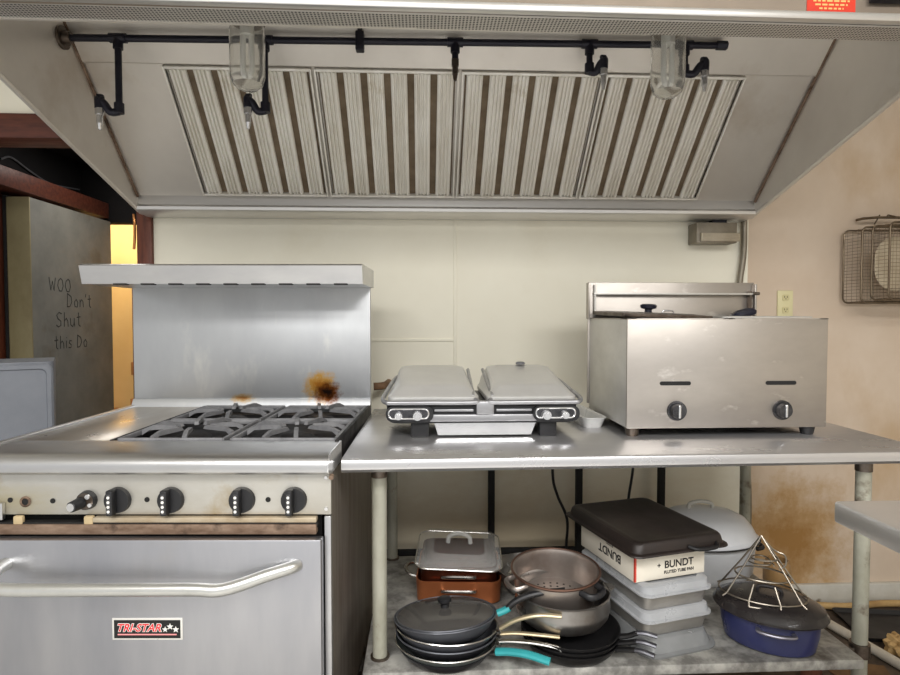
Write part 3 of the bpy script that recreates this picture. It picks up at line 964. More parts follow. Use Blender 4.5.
for x0, x1 in ((fx0 + .03, .925), (.965, fx1 - .03)):
    m = MB().box(x0, x1, fyf + .06, fyb - .04, fz0 + .10, fz0 + .104).box(x0, x0 + .004, fyf + .06, fyb - .04, fz0 + .1, fz1 - .004).box(x1 - .004, x1, fyf + .06, fyb - .04, fz0 + .1, fz1 - .004)
    m.box(x0, x1, fyf + .06, fyf + .064, fz0 + .1, fz1 - .004).box(x0, x1, fyb - .044, fyb - .04, fz0 + .1, fz1 - .004)
    m.build('oil_tank', M_rust_steel, fy, world=True)
# back splash with ledge
m = MB()
m.box(fx0 - .006, fx1 - .004, fyb + .002, fyb + .012, fz0 + .02, 1.392, .002)
m.box(fx0 - .010, fx0 - .004, fyb - .02, fyb + .012, fz1 - .002, 1.390, .001).box(fx1 - .012, fx1 - .004, fyb - .02, fyb + .012, fz1 - .002, 1.385, .001)
m.build('back_splash', M_fry, fy, world=True)
m = MB().box(fx0 + .010, fx1 - .014, fyb - .022, fyb + .004, 1.345, 1.352, .001).box(fx0 + .012, fx0 + .018, fyb - .020, fyb, 1.262, 1.382)
m.build('splash_ledge', M_fry_side, fy, world=True)
m = MB().box(fx1 - .030, fx1 - .022, fyb - .016, fyb, 1.262, 1.36).cyl((fx1 - .02, fyb - .02, 1.35), (fx1 + .004, fyb - .02, 1.35), .006, n=10)
m.build('splash_bracket', M_rust_steel, fy, world=True)
# lids: the left one sits crooked, the right one lies on its tank
lm = Matrix.Translation((.775, -.60, 1.262)) @ Euler((R(1.5), R(2.2), 0)).to_matrix().to_4x4()
m = MB(lm).loft([rr(.145, .170, .012, 0), rr(.147, .172, .012, .004), rr(.147, .172, .012, .012), rr(.10, .12, .01, .016)])
l1 = m.build('fryer_lid', M_rust_steel, fy, world=True, label='left fryer lid sitting crooked with a black knob')
M_navy = pm('dark blue black knob', (34, 36, 52), (28, 28, 40), 8, rough=(.25, .35))
m = MB(lm).lathe([(.012, .015), (.012, .026), (.026, .030), (.028, .040), (.022, .044), (.001, .045)], 24)
m.build('lid_knob', M_navy, l1, world=True)
m = MB(lm).tube([(.05, .0, .016), (.055, 0, .024), (.085, 0, .024), (.09, 0, .016)], .003, n=8, sub=4)
m.build('lid_clip', M_chrome, l1, world=True)
lm = Matrix.Translation((1.098, -.60, 1.259))
m = MB(lm).loft([rr(.150, .172, .012, 0), rr(.150, .172, .012, .004), rr(.11, .13, .01, .006)])
l2 = m.build('fryer_lid', M_fry_side, fy, world=True, label='right fryer lid lying flat')
m = MB(Matrix.Translation((1.185, -.47, 1.263)) @ Euler((0, R(-16), 0)).to_matrix().to_4x4()).loft([rr(.045, .022, .016, 0), rr(.048, .025, .018, .010), rr(.040, .020, .016, .022), rr(.02, .01, .008, .028)])
m.build('lid_handle', M_navy, l2, world=True)
# slots, knobs, feet
for x in (.778, 1.113):
    m = MB()
    m.loft([rr(.049, .0062, .006, 0), rr(.049, .0062, .006, .0015)])
    for v in m.bm.verts:
        v.co = Vector((x + v.co.x, fyf + .0005 - v.co.z, 1.057 + v.co.y))
    m.build('vent_slot', M_black_soft, fy, world=True)
    kx = x + .005
    m = MB().cyl((kx, fyf, .972), (kx, fyf - .006, .972), .031, .030, n=32)
    m.cyl((kx, fyf - .006, .972), (kx, fyf - .022, .972), .025, .021, n=32)
    kn = m.build('knob', M_fit_dark, fy, world=True)
    MB().box(kx - .004, kx + .004, fyf - .027, fyf - .020, .952, .992, .003).build('knob_grip', M_chrome, kn, world=True)
for x in (.657, 1.222):
    for y in (-.785, -.45):
        m = MB().lathe([(.017, TZ), (.019, TZ + .004), (.024, fz0 + .002), (.001, fz0 + .002)], 20, (x, y))
        m.build('foot', M_black if x > 1 else M_rust_steel, fy, world=True)

# ------------------------------------------------------------------ fry baskets on the wall
M_wire = pm('greasy wire', (138, 124, 104), (100, 86, 70), 14, rough=(.35, .5), metal=.8)
rail = MB().tube([(1.96, -.006, 1.70), (1.96, -.05, 1.70), (2.02, -.05, 1.705), (2.42, -.05, 1.705), (2.42, -.006, 1.70)], .006, n=8)
single(rail, 'hanging_rail', M_wire, 'wall rail that the fry baskets hang from', 'rail')
def basket(name, label, x0, x1, z0, z1, y0, y1, pitch, solid=False):
    b_ = thing(name, label, 'fry basket', ((x0 + x1) / 2, -.012, z0), 0, 'fry baskets on the wall')
    m = MB()
    def wire(p):
        m.tube(p, .00085, n=4)
    nx, nz, ny = int((x1 - x0) / pitch), int((z1 - z0) / pitch), int((y1 - y0) / pitch)
    for k in range(1, nx):
        x = x0 + (x1 - x0) * k / nx
        wire([(x, y1, z0), (x, y0, z0 + .01), (x, y0, z1 - .01), (x, y1, z1)])
    for k in range(1, nz):
        z = z0 + (z1 - z0) * k / nz
        wire([(x0, y1, z), (x0 + .01, y0, z), (x1 - .01, y0, z), (x1, y1, z)])
    for k in range(0, ny, 2):
        y = y0 + (y1 - y0) * k / ny
        m.tube([(x0 + .005, y, z0 + .005), (x1 - .005, y, z0 + .005), (x1 - .005, y, z1 - .005), (x0 + .005, y, z1 - .005)], .0011, n=4, closed=True)
    m.build('wire_mesh', M_wire, b_, world=True)
    m = MB()
    for y, i in ((y0, .0), (y1, .0)):
        m.tube([(p[0], y, p[1]) for p in [(a, b2) for a, b2, _ in rr((x1 - x0) / 2 - i, (z1 - z0) / 2 - i, .025, 0, cx=(x0 + x1) / 2, cy=(z0 + z1) / 2)]], .004, n=8, closed=True)
    m.build('rim_wire', M_wire, b_, world=True)
    m = MB()
    for x in (x0 + .14, x1 - .06):
        m.tube([(x, y1, z1), (x, y1, z1 + .03), (x, -.05, 1.716), (x, -.038, 1.705)], .003, n=6)
    m.build('hook', M_wire, b_, world=True)
    return b_
basket('fry_basket', 'left wire fry basket hanging on the wall', 1.892, 2.26, 1.325, 1.650, -.13, -.02, .0140)
b2 = basket('fry_basket', 'right wire fry basket with a pale plate in it, hanging in front of the other', 1.93, 2.29, 1.335, 1.655, -.235, -.14, .0150)
m = MB().loft([rr(.15, .11, .09, 0, n=8), rr(.155, .115, .09, .006, n=8), rr(.13, .09, .07, .014, n=8)])
for v in m.bm.verts:
    v.co = Vector((2.085 + v.co.x, -.15 - v.co.z, 1.49 + v.co.y))
single(m, 'tin_plate', pm('pale tin', (204, 192, 170), (176, 162, 138), 6, rough=(.35, .5), metal=.6), 'pale rounded tin plate held in the right fry basket', 'plate')
# ------------------------------------------------------------------ pans and pots under the table
M_pan_grey = pm('grey non-stick', (96, 98, 104), (78, 80, 86), 8, rough=(.3, .45), metal=.45)
M_pan_dark = pm('dark non-stick', (52, 52, 56), (38, 38, 42), 8, rough=(.32, .48), metal=.35)
M_pan_black = pm('black cast pan', (34, 33, 34), (26, 25, 26), 10, rough=(.4, .55), metal=.2)
M_pan_green = pm('grey green pan', (116, 122, 120), (96, 102, 100), 8, rough=(.3, .45), metal=.5)
M_rim = pm('bare metal rim', (210, 208, 204), (186, 184, 180), 9, rough=(.2, .32), metal=1)
M_teal = pm('teal grip', (62, 168, 172), (48, 150, 154), 8, rough=(.32, .42))
M_gold = pm('pale gold handle', (196, 184, 156), (176, 160, 128), 10, rough=(.3, .42), metal=.6)
M_pot = pm('worn stainless pot', (192, 189, 186), (160, 156, 152), 4, rough=(.24, .36), metal=.95, stain=((126, 114, 104), 4, .54, .8))
M_clear = pm('clear glass', (240, 240, 238), (226, 224, 218), 8, rough=(.04, .14), alpha=.11)
M_clear_thick = pm('thick clear glass', (244, 244, 242), rough=(.05, .12), alpha=.4)
M_hand_grey = pm('grey cast handle', (122, 122, 126), (92, 92, 98), 9, rough=(.3, .42), metal=.7)

def pan_profile(r, h, flare=.026, t=.003):
    rb = r - flare
    return [(.001, 0), (rb - .012, 0), (rb, .004), (rb + flare * .45, h * .42), (r - .001, h - .003), (r, h), (r - t, h), (r - t - .002, h - .004),
            (rb + flare * .45 - t, h * .42 + .002), (rb - t, .004 + t), (rb - .014, t), (.001, t)]

def fry_pan(label, c, z, r, h, mat, ang, tilt=(0, 0), rim=None, group='frying pans stacked at the front left of the undershelf'):
    p = thing('frying_pan', label, 'frying pan', (c[0], c[1], z), 0, group, rot=(R(tilt[0]), R(tilt[1]), R(ang)))
    MB().lathe(pan_profile(r, h), 56).build('pan_body', mat, p)
    if rim:
        m = MB()
        m.tube([(r * math.cos(2 * PI * k / 56), r * math.sin(2 * PI * k / 56), h) for k in range(56)], .0024, n=6, closed=True)
        m.build('pan_rim', rim, p)
    return p

def grip(p, r, h, pts, a, b, mat, name='handle', bracket=M_rim, n=10):
    if bracket:
        m = MB().tube([(r - .012, 0, h * .70), (r + .010, 0, h * .78), Vector(pts[0])], .010, b=.004, n=8, sub=3)
        m.build('handle_bracket', bracket, p)
    m = MB().tube(pts, a, b=b, n=n, sub=5)
    return m.build(name, mat, p)

C1 = (.066, -.938)
# bottom to top
p = fry_pan('bottom dark frying pan with a thick teal grip, lowest of the front left stack', C1, SZ, .138, .036, M_pan_dark, -24)
h = grip(p, .138, .036, [(.150, 0, .032), (.19, 0, .040), (.24, 0, .043), (.30, 0, .036)], .013, .010, M_teal)
p = fry_pan('grey green frying pan with bright rim and silver hooked handle, second from bottom', C1, SZ + .013, .146, .036, M_pan_green, -18, tilt=(-2, 0), rim=M_rim)
h = grip(p, .146, .040, [(.155, 0, .040), (.19, 0, .046), (.25, 0, .050), (.315, 0, .046), (.325, 0, .036)], .008, .005, M_rim)
p = fry_pan('dark frying pan with a slim wooden handle, in the middle of the front left stack', C1, SZ + .027, .143, .038, M_pan_dark, -13, tilt=(-4, 0), rim=M_pan_grey)
h = grip(p, .143, .042, [(.155, 0, .040), (.20, 0, .046), (.26, 0, .047), (.32, 0, .046)], .008, .005, M_gold, bracket=M_rim)
p = fry_pan('grey frying pan with bright rim and pale arched handle, just below the lidded pan', C1, SZ + .044, .146, .040, M_pan_grey, -16, tilt=(-5.5, 0), rim=M_rim)
h = grip(p, .146, .043, [(.155, 0, .042), (.20, 0, .070), (.26, 0, .090), (.325, 0, .094)], .009, .006, M_gold)
p = fry_pan('grey frying pan with glass lid and black handle, topmost of the front left stack', C1, SZ + .066, .146, .043, M_pan_grey, -7, tilt=(-7.5, -4), rim=M_pan_grey)
m = MB().tube([(.150, 0, .040), (.168, 0, .046), (.185, 0, .054)], .013, b=.010, n=10, sub=4)
m.build('teal_collar', M_teal, p)
m = MB().tube([(.176, 0, .050), (.205, 0, .072), (.26, 0, .090), (.345, 0, .096)], .0115, b=.009, n=10, sub=5)
m.build('handle', M_black, p)
# its lid
LT = Matrix.Translation((0, 0, .0445))
lid = MB(LT).lathe([(.139, 0), (.139, .002), (.11, .010), (.06, .016), (.001, .018), (.001, .0155), (.06, .0135), (.11, .0075), (.136, 0)], 48).build('pan_lid', pm('smoky glass', (96, 93, 90), rough=(.05, .12), alpha=.6), p, label='smoky glass lid with a black knob')
m = MB(LT)
m.tube([(.140 * math.cos(2 * PI * k / 56), .140 * math.sin(2 * PI * k / 56), .001) for k in range(56)], .0026, n=6, closed=True)
m.build('lid_rim', M_pan_grey, lid)
MB(LT).lathe([(.012, .016), (.011, .026), (.019, .032), (.020, .042), (.014, .046), (.001, .046)], 24).build('knob', M_black, lid)

# copper pans
M_copper = pm('copper pan', (206, 130, 84), (182, 106, 66), 5, rough=(.3, .42), metal=.7)
M_copper_dark = pm('dark copper', (112, 58, 38), (84, 42, 28), 6, rough=(.28, .4), metal=.8)
CC = (.128, -.52)
def square_pan(label, z, hw, h, mat, side):
    p = thing('square_pan', label, 'pan', (CC[0], CC[1], z), R(-4), 'square copper pans at the back left of the undershelf')
    MB().loft([rr(hw - .012, hw - .012, .03, 0), rr(hw - .004, hw - .004, .035, .006), rr(hw, hw, .038, h), rr(hw - .004, hw - .004, .034, h), rr(hw - .008, hw - .008, .03, .010), rr(hw - .014, hw - .014, .028, .004)]).build('pan_body', mat, p)
    if side:
        for s in (-1, 1):
            MB().tube([(s * (hw - .002), -.05, h * .7), (s * (hw + .03), -.045, h * .8), (s * (hw + .045), 0, h * .85), (s * (hw + .03), .045, h * .8), (s * (hw - .002), .05, h * .7)], .006, n=8, sub=5).build('side_handle', M_rim, p)
    m = MB().tube([(-.055, -hw + .002, h * .62), (-.05, -hw - .022, h * .72), (0, -hw - .030, h * .76), (.05, -hw - .022, h * .72), (.055, -hw + .002, h * .62)], .006, n=8, sub=5)
    m.build('front_handle', M_rim, p)
    return p
square_pan('lower square copper pan with silver loop handles', SZ, .145, .078, M_copper, True)
cpan = square_pan('upper square copper pan with dark inside, nested in the lower copper one', SZ + .034, .132, .088, M_copper_dark, False)
LT = Matrix.Translation((0, 0, .0935)) @ Euler((R(4), R(2), 0)).to_matrix().to_4x4()
gl = MB(LT).loft([rr(.146, .146, .04, 0, n=8), rr(.148, .148, .042, .004, n=8), rr(.130, .130, .036, .022, n=8), rr(.09, .09, .03, .030, n=8), rr(.088, .088, .028, .027, n=8), rr(.127, .127, .034, .019, n=8), rr(.144, .144, .038, .0035, n=8)], cap1=True).build('glass_lid', M_clear, cpan, label='square clear glass lid with an arched handle')
m = MB(LT).tube([(p_[0], p_[1], .002) for p_ in rr(.148, .148, .042, 0, n=8)], .0026, n=6, closed=True)
m.build('lid_rim', M_rim, gl)
MB(LT).tube([(-.04, .0, .028), (-.034, .0, .052), (0, .0, .064), (.034, .0, .052), (.04, .0, .028)], .008, n=10, sub=5).build('lid_handle', M_clear_thick, gl)

# dark pans under the steel pot
C2 = (.430, -.918)
for k, (lab, mat) in enumerate((('lowest of three black pans under the steel pot', M_pan_black), ('middle of three black pans under the steel pot', M_pan_black), ('uppermost of three black pans, directly under the steel pot', M_pan_black))):
    z = SZ + .0125 * k
    p = fry_pan(lab, C2, z, .143, .040, mat, (-36, -31, -26)[k], group='black pans under the steel pot')
    dz = .004 * k
    MB().tube([(.138, 0, .030), (.165, 0, .038), (.19, 0, .044 + dz)], .012, b=.006, n=8, sub=4).build('handle_root', M_pan_black, p)
    MB().tube([(.185, 0, .043 + dz), (.21, 0, .047 + dz), (.242, 0, .044 + dz)], .009, b=.0055, n=8, sub=4).build('handle', M_hand_grey, p)
pot = thing('stock_pot', 'wide dented stainless steel pot with a pouring lip standing on the black pans', 'pot', (.416, -.875, SZ + .062), 0)
prof = [(.001, 0), (.10, 0), (.122, .006), (.136, .025), (.141, .05), (.138, .078), (.140, .086), (.143, .088), (.139, .090), (.134, .080), (.137, .05), (.132, .027), (.118, .010), (.098, .004), (.001, .004)]
MB().lathe(prof, 56).build('pot_body', M_pot, pot)
m = MB().loft([[(.132, -.03, .070), (.150, -.012, .082), (.152, .012, .082), (.132, .03, .070), (.128, .0, .05)], [(.134, -.034, .088), (.158, -.012, .092), (.158, .012, .092), (.134, .034, .088), (.130, 0, .085)]])
m.build('pouring_lip', M_pot, pot)
st = thing('steamer_basket', 'perforated steel steamer pan with a brown stained rim, nested in the steel pot', 'steamer', (.400, -.855, SZ + .106), 0, rot=(R(3), R(-2), R(20)))
prof = [(.001, 0), (.100, 0), (.116, .010), (.122, .04), (.126, .090), (.133, .098), (.132, .101), (.124, .099), (.120, .088), (.117, .04), (.112, .012), (.098, .004), (.001, .004)]
M_steam = pm('brown stained steel', (192, 184, 178), (160, 148, 140), 6, rough=(.28, .4), metal=.9, stain=((136, 112, 98), 5, .56, .8))
MB().lathe(prof, 56).build('basket_body', M_steam, st)
m = MB()
m.tube([(.131 * math.cos(2 * PI * k / 56), .131 * math.sin(2 * PI * k / 56), .0985) for k in range(56)], .004, n=8, closed=True)
m.build('basket_rim', pm('brown rim', (134, 104, 90), (108, 80, 68), 8, rough=(.3, .42), metal=.8), st)
m = MB()
for rad in (.045, .07, .09):
    nn = int(rad * 300)
    for k in range(nn):
        a = 2 * PI * k / nn
        m.cyl((rad * math.cos(a), rad * math.sin(a), .0038), (rad * math.cos(a), rad * math.sin(a), .0046), .0035, n=8)
m.build('perforations', M_black_soft, st)
m = MB().tube([(.118, -.034, .082), (.150, -.03, .078), (.158, 0, .077), (.150, .03, .078), (.118, .034, .082)], .008, b=.010, n=10, sub=5)
for v in m.bm.verts:
    v.co = Matrix.Rotation(R(-72), 4, 'Z') @ v.co
m.build('helper_handle', M_black, st)
m = MB().tube([(-.118, -.034, .082), (-.150, -.03, .078), (-.158, 0, .077), (-.150, .03, .078), (-.118, .034, .082)], .007, b=.009, n=10, sub=5)
m.build('side_handle', M_steam, st)
# pale bowl peeking out behind the steel pot
single(MB().lathe([(.05, 0), (.09, .02), (.118, .075), (.122, .09), (.118, .09), (.087, .024), (.048, .005), (.001, .005)], 40), 'mixing_bowl', pm('grey steel bowl', (150, 148, 144), (126, 122, 118), 6, rough=(.3, .45), metal=.9),
       'grey metal bowl standing behind the steel pot', 'bowl', (.375, -.575, SZ))

# bakeware stack
BK = (.694, -.785)
BR = R(15)
def B(name, label, cat, z, group=None, off=(0, 0), rz=0, rx=0):
    x = BK[0] + off[0] * math.cos(BR) - off[1] * math.sin(BR)
    y = BK[1] + off[0] * math.sin(BR) + off[1] * math.cos(BR)
    return thing(name, label, cat, (x, y, z), 0, group, rot=(rx, 0, BR + rz))
M_frost = pm('frosted plastic', (188, 190, 193), (172, 174, 177), 8, rough=(.24, .36), trans=.2, ior=1.35)
M_frost2 = pm('clear scratched plastic', (168, 170, 171), (150, 152, 153), 8, rough=(.15, .3), trans=.35, ior=1.3)
M_bake = pm('dull aluminium', (196, 192, 186), (170, 166, 160), 7, rough=(.36, .48), metal=.8)
def cake_lid(pan):
    MB(Matrix.Translation((0, 0, .0445))).loft([rr(.118, .178, .03, 0), rr(.123, .183, .032, .001), rr(.123, .183, .032, .006), rr(.117, .177, .03, .008), rr(.114, .174, .028, .026), rr(.108, .168, .026, .030), rr(.092, .152, .022, .030), rr(.088, .148, .02, .022),
               ]).build('plastic_lid', M_frost, pan, label='frosted plastic lid')
def cake_pan(label, z, **k):
    p = B('baking_pan', label, 'baking pan', z, 'baking pans in the stack under the cake pan box', **k)
    MB().loft([rr(.102, .160, .02, 0), rr(.106, .164, .022, .004), rr(.113, .172, .026, .040), rr(.117, .177, .028, .042), rr(.117, .177, .028, .044), rr(.111, .170, .024, .043), rr(.104, .162, .02, .007), rr(.10, .158, .018, .004)]).build('pan_body', M_bake, p)
    return p
l = B('plastic_cover', 'clear plastic cover lying lowest in the bakeware stack, on the shelf', 'cover', SZ)
MB().loft([rr(.128, .205, .05, 0), rr(.130, .207, .05, .006), rr(.118, .195, .045, .009), rr(.108, .180, .04, .040), rr(.104, .176, .04, .043)]).build('lid_shell', M_frost2, l)
z = SZ + .0445
cake_lid(cake_pan('lower dull baking pan with a frosted plastic lid, above the clear cover', z))
z += .0755
cake_lid(cake_pan('upper dull baking pan with a frosted plastic lid, directly under the cake pan box', z))
z += .0755
bxo = B('cake_pan_box', 'white cardboard cake pan box with black lettering in the bakeware stack', 'box', z, off=(-.004, .01))
M_box_w = pm('white printed card', (232, 226, 212), (222, 214, 198), 6, rough=(.5, .6))
MB().box(-.122, .122, -.150, .150, 0, .092, .002).build('carton', M_box_w, bxo)
m = MB().box(-.1226, -.1170, -.1506, -.1498, .002, .090).box(-.1226, -.1218, -.1506, -.145, .002, .090)
m.build('red_stripe', pm('red print', (206, 76, 60), rough=(.5, .6)), bxo)
M_print = pm('black print', (30, 28, 28), rough=(.5, .6))
m = MB().text('BUNDT', .036, TX(.030, -.1503, .040) @ Matrix.Scale(.84, 4), .0004, 0, .0007)
m.text('FLUTED TUBE PAN', .0125, TX(.030, -.1503, .018), .0004, 0, .0004)
m.text('+', .02, TX(-.040, -.1503, .040), .0004, 0, .0006)
m.build('front_lettering', M_print, bxo)
LM = Matrix.Translation((-.1223, -.02, .040)) @ Matrix.Rotation(-PI / 2, 4, 'Z') @ Matrix.Rotation(PI / 2, 4, 'X') @ Matrix.Rotation(PI, 4, 'Z')
m = MB().text('BUNDT', .036, LM, .0004, 0, .0008)
m.text('FLUTED', .011, LM @ Matrix.Translation((0, -.026, 0)), .0004)
m.build('side_lettering', M_print, bxo, label='upside-down lettering on the side of the box')
z += .0925
rp = B('roasting_pan', 'black rectangular roasting pan turned upside down on the cake pan box', 'roasting pan', z, off=(.002, .01))
MB().loft([rr(.150, .186, .02, .004), rr(.166, .203, .028, 0), rr(.168, .205, .03, .002), rr(.166, .203, .028, .006), rr(.157, .194, .026, .009), rr(.152, .189, .026, .030), rr(.147, .184, .024, .035), rr(.135, .172, .02, .0365), rr(.131, .168, .02, .0350)]).build('pan_body', pm('black roasting enamel', (44, 36, 33), (32, 27, 25), 6, rough=(.38, .52), metal=.1), rp)
m = MB().tube([(.02, -.195, .014), (.04, -.214, .010), (.10, -.214, .010), (.12, -.195, .014)], .006, n=8, sub=4)
m.build('pan_handle', M_pan_black, rp)

# white electric roaster
M_enam = pm('white grey enamel', (204, 206, 208), (190, 192, 196), 4, rough=(.28, .4), coat=.2, stain=((160, 152, 140), 3, .6, .8))
wr = thing('roaster_oven', 'large white oval roaster oven with domed lid at the back of the undershelf', 'roaster', (1.03, -.475, SZ), 0)
MB().loft([ell(.165, .105, .0), ell(.175, .115, .006), ell(.192, .130, .03), ell(.200, .138, .135), ell(.203, .141, .143), ell(.196, .134, .143), ell(.19, .128, .03), ell(.17, .11, .012)]).build('roaster_body', M_enam, wr)
rl = MB().loft([ell(.204, .142, .1435), ell(.212, .150, .147), ell(.212, .150, .155), ell(.203, .141, .160), ell(.188, .128, .190), ell(.160, .106, .222), ell(.115, .074, .243), ell(.06, .038, .252), ell(.004, .003, .254)]).build('roaster_lid', M_enam, wr)
MB().tube([(-.045, 0, .252), (-.04, 0, .270), (0, 0, .278), (.04, 0, .270), (.045, 0, .252)], .007, n=10, sub=5).build('lid_handle', pm('pale handle', (190, 188, 180), rough=(.35, .5)), rl)
m = MB()
e = ell(.2135, .1515, .1475, n=48)
m.tube(e, .0032, n=6, closed=True)
m.build('lid_seam', M_pan_black, wr)
for s in (-1, 1):
    MB().tube([(s * .196, -.04, .11), (s * .222, -.03, .112), (s * .228, 0, .113), (s * .222, .03, .112), (s * .196, .04, .11)], .008, n=8, sub=4).build('side_handle', M_pan_black, wr)

# brown jar, scrap of card
jr = MB().lathe([(.001, 0), (.036, 0), (.042, .01), (.044, .09), (.040, .115), (.036, .122), (.036, .130), (.032, .130), (.032, .12), (.036, .11), (.040, .09), (.038, .012), (.001, .006)], 32)
single(jr, 'brown_jar', pm('brown glazed jar', (156, 124, 82), (128, 96, 58), 8, rough=(.4, .55)), 'brown jar standing behind the wire rack', 'jar', (1.215, -.655, SZ))

# blue roaster with black lid
BLR = R(-34)
bl = thing('oval_roaster', 'deep blue oval roaster pan with a grey handle at the front right of the undershelf', 'roaster', (1.024, -.925, SZ), BLR)
M_blue = pm('blue enamel', (50, 55, 100), (40, 44, 84), 5, rough=(.25, .36), coat=.3)
MB().loft([ell(.118, .085, 0), ell(.132, .098, .008), ell(.142, .108, .05), ell(.146, .112, .092), ell(.152, .118, .096), ell(.150, .116, .099), ell(.142, .108, .096), ell(.138, .104, .05), ell(.128, .094, .012), ell(.114, .081, .006)]).build('pan_body', M_blue, bl)
def ept(rx, ry, a, z):
    return (rx * math.cos(R(a)), ry * math.sin(R(a)), z)
for a0 in (-80, 100):
    for z in (.078,):
        m = MB().tube([ept(.142, .108, a0 - 20, z), ept(.168, .134, a0 - 16, z + .002), ept(.174, .140, a0, z + .002), ept(.168, .134, a0 + 16, z + .002), ept(.142, .108, a0 + 20, z)], .0075, b=.005, n=10, sub=5)
        m.build('loop_handle', pm('grey steel handle', (176, 174, 184), (150, 148, 160), 9, rough=(.28, .4), metal=.8), bl)
bl.scale = (.915, .92, 1)
bk = bl
M_lidk = pm('black enamel lid', (46, 42, 42), (34, 31, 32), 7, rough=(.22, .36), coat=.3, stain=((120, 112, 108), 26, .70, .74))
LT = Matrix.Translation((0, 0, .100))
rlid = MB(LT).loft([ell(.150, .116, 0), ell(.166, .136, .001), ell(.168, .138, .005), ell(.163, .132, .010), ell(.158, .124, .022), ell(.13, .10, .036), ell(.09, .068, .043), ell(.04, .03, .046), ell(.003, .002, .047)]).build('roaster_lid', M_lidk, bk, label='dark speckled domed lid')
MB(LT).tube([(-.035, 0, .044), (-.03, 0, .060), (0, 0, .064), (.03, 0, .060), (.035, 0, .044)], .006, n=8, sub=4).build('lid_handle', M_lidk, rlid)
# wire rack
M_rackw = pm('bright rack wire', (170, 162, 150), (140, 132, 120), 12, rough=(.26, .36), metal=.95)
wk = thing('wire_rack', 'cone shaped steel wire rack standing on the black roaster lid', 'rack', (1.008, -.915, SZ + .1565), BLR + R(8))
def wire(name, pts, r=.0026, closed=False, sub=4):
    MB().tube(pts, r, n=7, closed=closed, sub=sub).build(name, M_rackw, wk)
def ring(rx, ry, z, n=36, tl=0):
    return [(rx * math.cos(2 * PI * k / n), ry * math.sin(2 * PI * k / n), z + tl * math.cos(2 * PI * k / n)) for k in range(n)]
wire('base_ring', ring(.118, .086, -.012), closed=True, sub=0)
wire('middle_ring', ring(.074, .056, .040), closed=True, sub=0)
wire('coil', [(.030 * (1 + .35 * math.sin(k * .3)) * math.cos(k * .45), .030 * math.sin(k * .45), .070 + k * .0009) for k in range(30)], .0022, sub=2)
AP = (-.004, .012, .152)
for a in (25, 155, 215, 325):
    bx_, by_ = .118 * math.cos(R(a)), .086 * math.sin(R(a))
    wire('stay_wire', [(bx_ * 1.12, by_ * 1.12, -.020), (bx_, by_, -.011), (bx_ * .5, by_ * .5 + .006, .070), AP], sub=0)
for a in (250, 290):
    bx_, by_ = .118 * math.cos(R(a)), .086 * math.sin(R(a))
    wire('foot_wire', [(bx_, by_ - .010, -.026), (bx_, by_, -.012), (bx_ * .67, by_ * .70, .029)], sub=0)
wire('front_bar', [(.118 * math.cos(R(250)), .086 * math.sin(R(250)) - .010, -.024), (.118 * math.cos(R(290)), .086 * math.sin(R(290)) - .010, -.024)], sub=0)
wire('top_loop', [AP, (.03, .02, .112), (.06, .022, .098), (.062, .02, .070), (.045, .02, .055)], .0024)

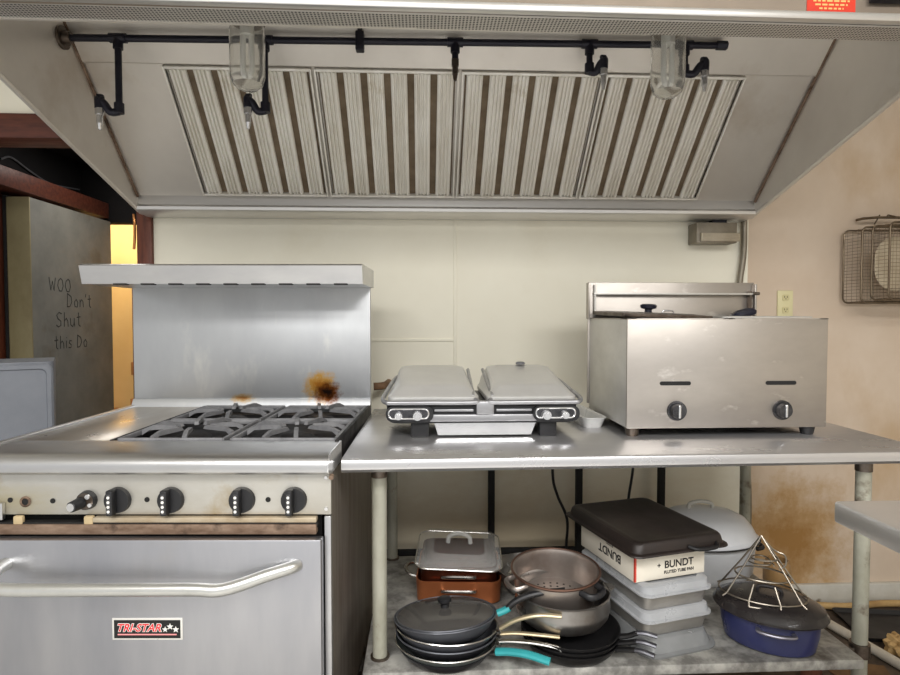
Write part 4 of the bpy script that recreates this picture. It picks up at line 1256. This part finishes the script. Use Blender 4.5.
# ------------------------------------------------------------------ floor clutter on the right
M_pvc = pm('dirty white plastic', (200, 194, 182), (170, 160, 142), 8, rough=(.4, .55), stain=((110, 86, 60), 7, .6, .72))
single(MB().cyl((0, 0, 0), (.13, -.62, 0), .019, n=16), 'plastic_pipe', M_pvc, 'dirty white plastic pipe lying across the floor at the right', 'pipe', (1.70, -.10, FZ + .019))
M_tan = pm('tan rag', (196, 164, 112), (150, 118, 74), 9, rough=(.7, .9), bump=.4)
def rag(label, loc, sx, sy, sz, seed):
    rnd = random.Random(seed)
    m = MB()
    bmesh.ops.create_icosphere(m.bm, subdivisions=4, radius=1)
    ph = [rnd.uniform(0, 6) for _ in range(6)]
    for v in m.bm.verts:
        c = v.co
        d = 1 + .16 * math.sin(5 * c.x + ph[0]) * math.sin(6 * c.y + ph[1]) + .10 * math.sin(11 * c.x + 7 * c.z + ph[2]) + .08 * math.sin(13 * c.y + ph[3])
        z = max(c.z * d, -.35)
        v.co = Vector((c.x * d * sx, c.y * d * sy, (z + .35) * sz))
    return single(m, 'crumpled_cloth', M_tan, label, 'cloth', loc, group='crumpled cloths on the floor')
rag('crumpled tan cloth on the floor in front of the dark tray', (1.885, -.40, FZ), .06, .05, .05, 3)
rag('crumpled tan cloth under the table by the blue roaster', (1.49, -.27, FZ), .06, .05, .06, 5)
dp = thing('oven_tray', 'dark flat oven tray lying on the floor at the right edge', 'tray', (2.06, -.24, FZ), R(-8))
MB().loft([rr(.24, .11, .02, 0), rr(.25, .12, .022, .004), rr(.258, .128, .024, .022), rr(.254, .124, .022, .022), rr(.247, .117, .02, .006), rr(.24, .11, .018, .004)]).build('tray_body', M_pan_black, dp)
single(MB().tube([(-.25, 0, .016), (-.12, .03, .016), (.05, .012, .016), (.25, .030, .016), (.45, .012, .016)], .015, n=12, sub=6), 'floor_hose', M_tan, 'tan hose lying along the white baseboard', 'hose', (1.86, -.075, FZ))
single(MB().prism([(-.10, -.05), (.09, -.06), (.12, .03), (-.02, .07), (-.11, .03)], 'z', 0, .004), 'cardboard_scrap', pm('stained card', (122, 92, 60), (92, 68, 44), 8, rough=(.7, .85)), 'torn brown cardboard scrap on the floor by the right table leg', 'cardboard', (1.62, -.52, FZ))
single(MB().box(-.12, .12, -.03, .03, 0, .03, .004), 'wood_block', M_wood_red, 'dark wooden block on the floor beside the undershelf', 'wood', (1.44, -.52, FZ), R(50))

# tall grey container left of the range
gb = thing('plastic_bin', 'tall grey plastic container with a recessed front panel, left of the range', 'bin', (-1.61, -.29, FZ), R(30))
MB().loft([rr(.15, .11, .02, 0), rr(.165, .125, .024, .01), rr(.18, .14, .026, 1.145), rr(.178, .138, .026, 1.155)]).build('bin_body', M_grey_plastic, gb)
def panel_ring(hx, hz, r, y):
    return [(p_[0], y, p_[1] + .80) for p_ in rr(hx, hz, r, 0, n=6)]
MB().loft([panel_ring(.177, .350, .03, -.13), panel_ring(.177, .350, .03, -.150), panel_ring(.170, .343, .028, -.156), panel_ring(.158, .331, .022, -.156), panel_ring(.154, .327, .02, -.147)]).build('front_panel', M_grey_plastic, gb)
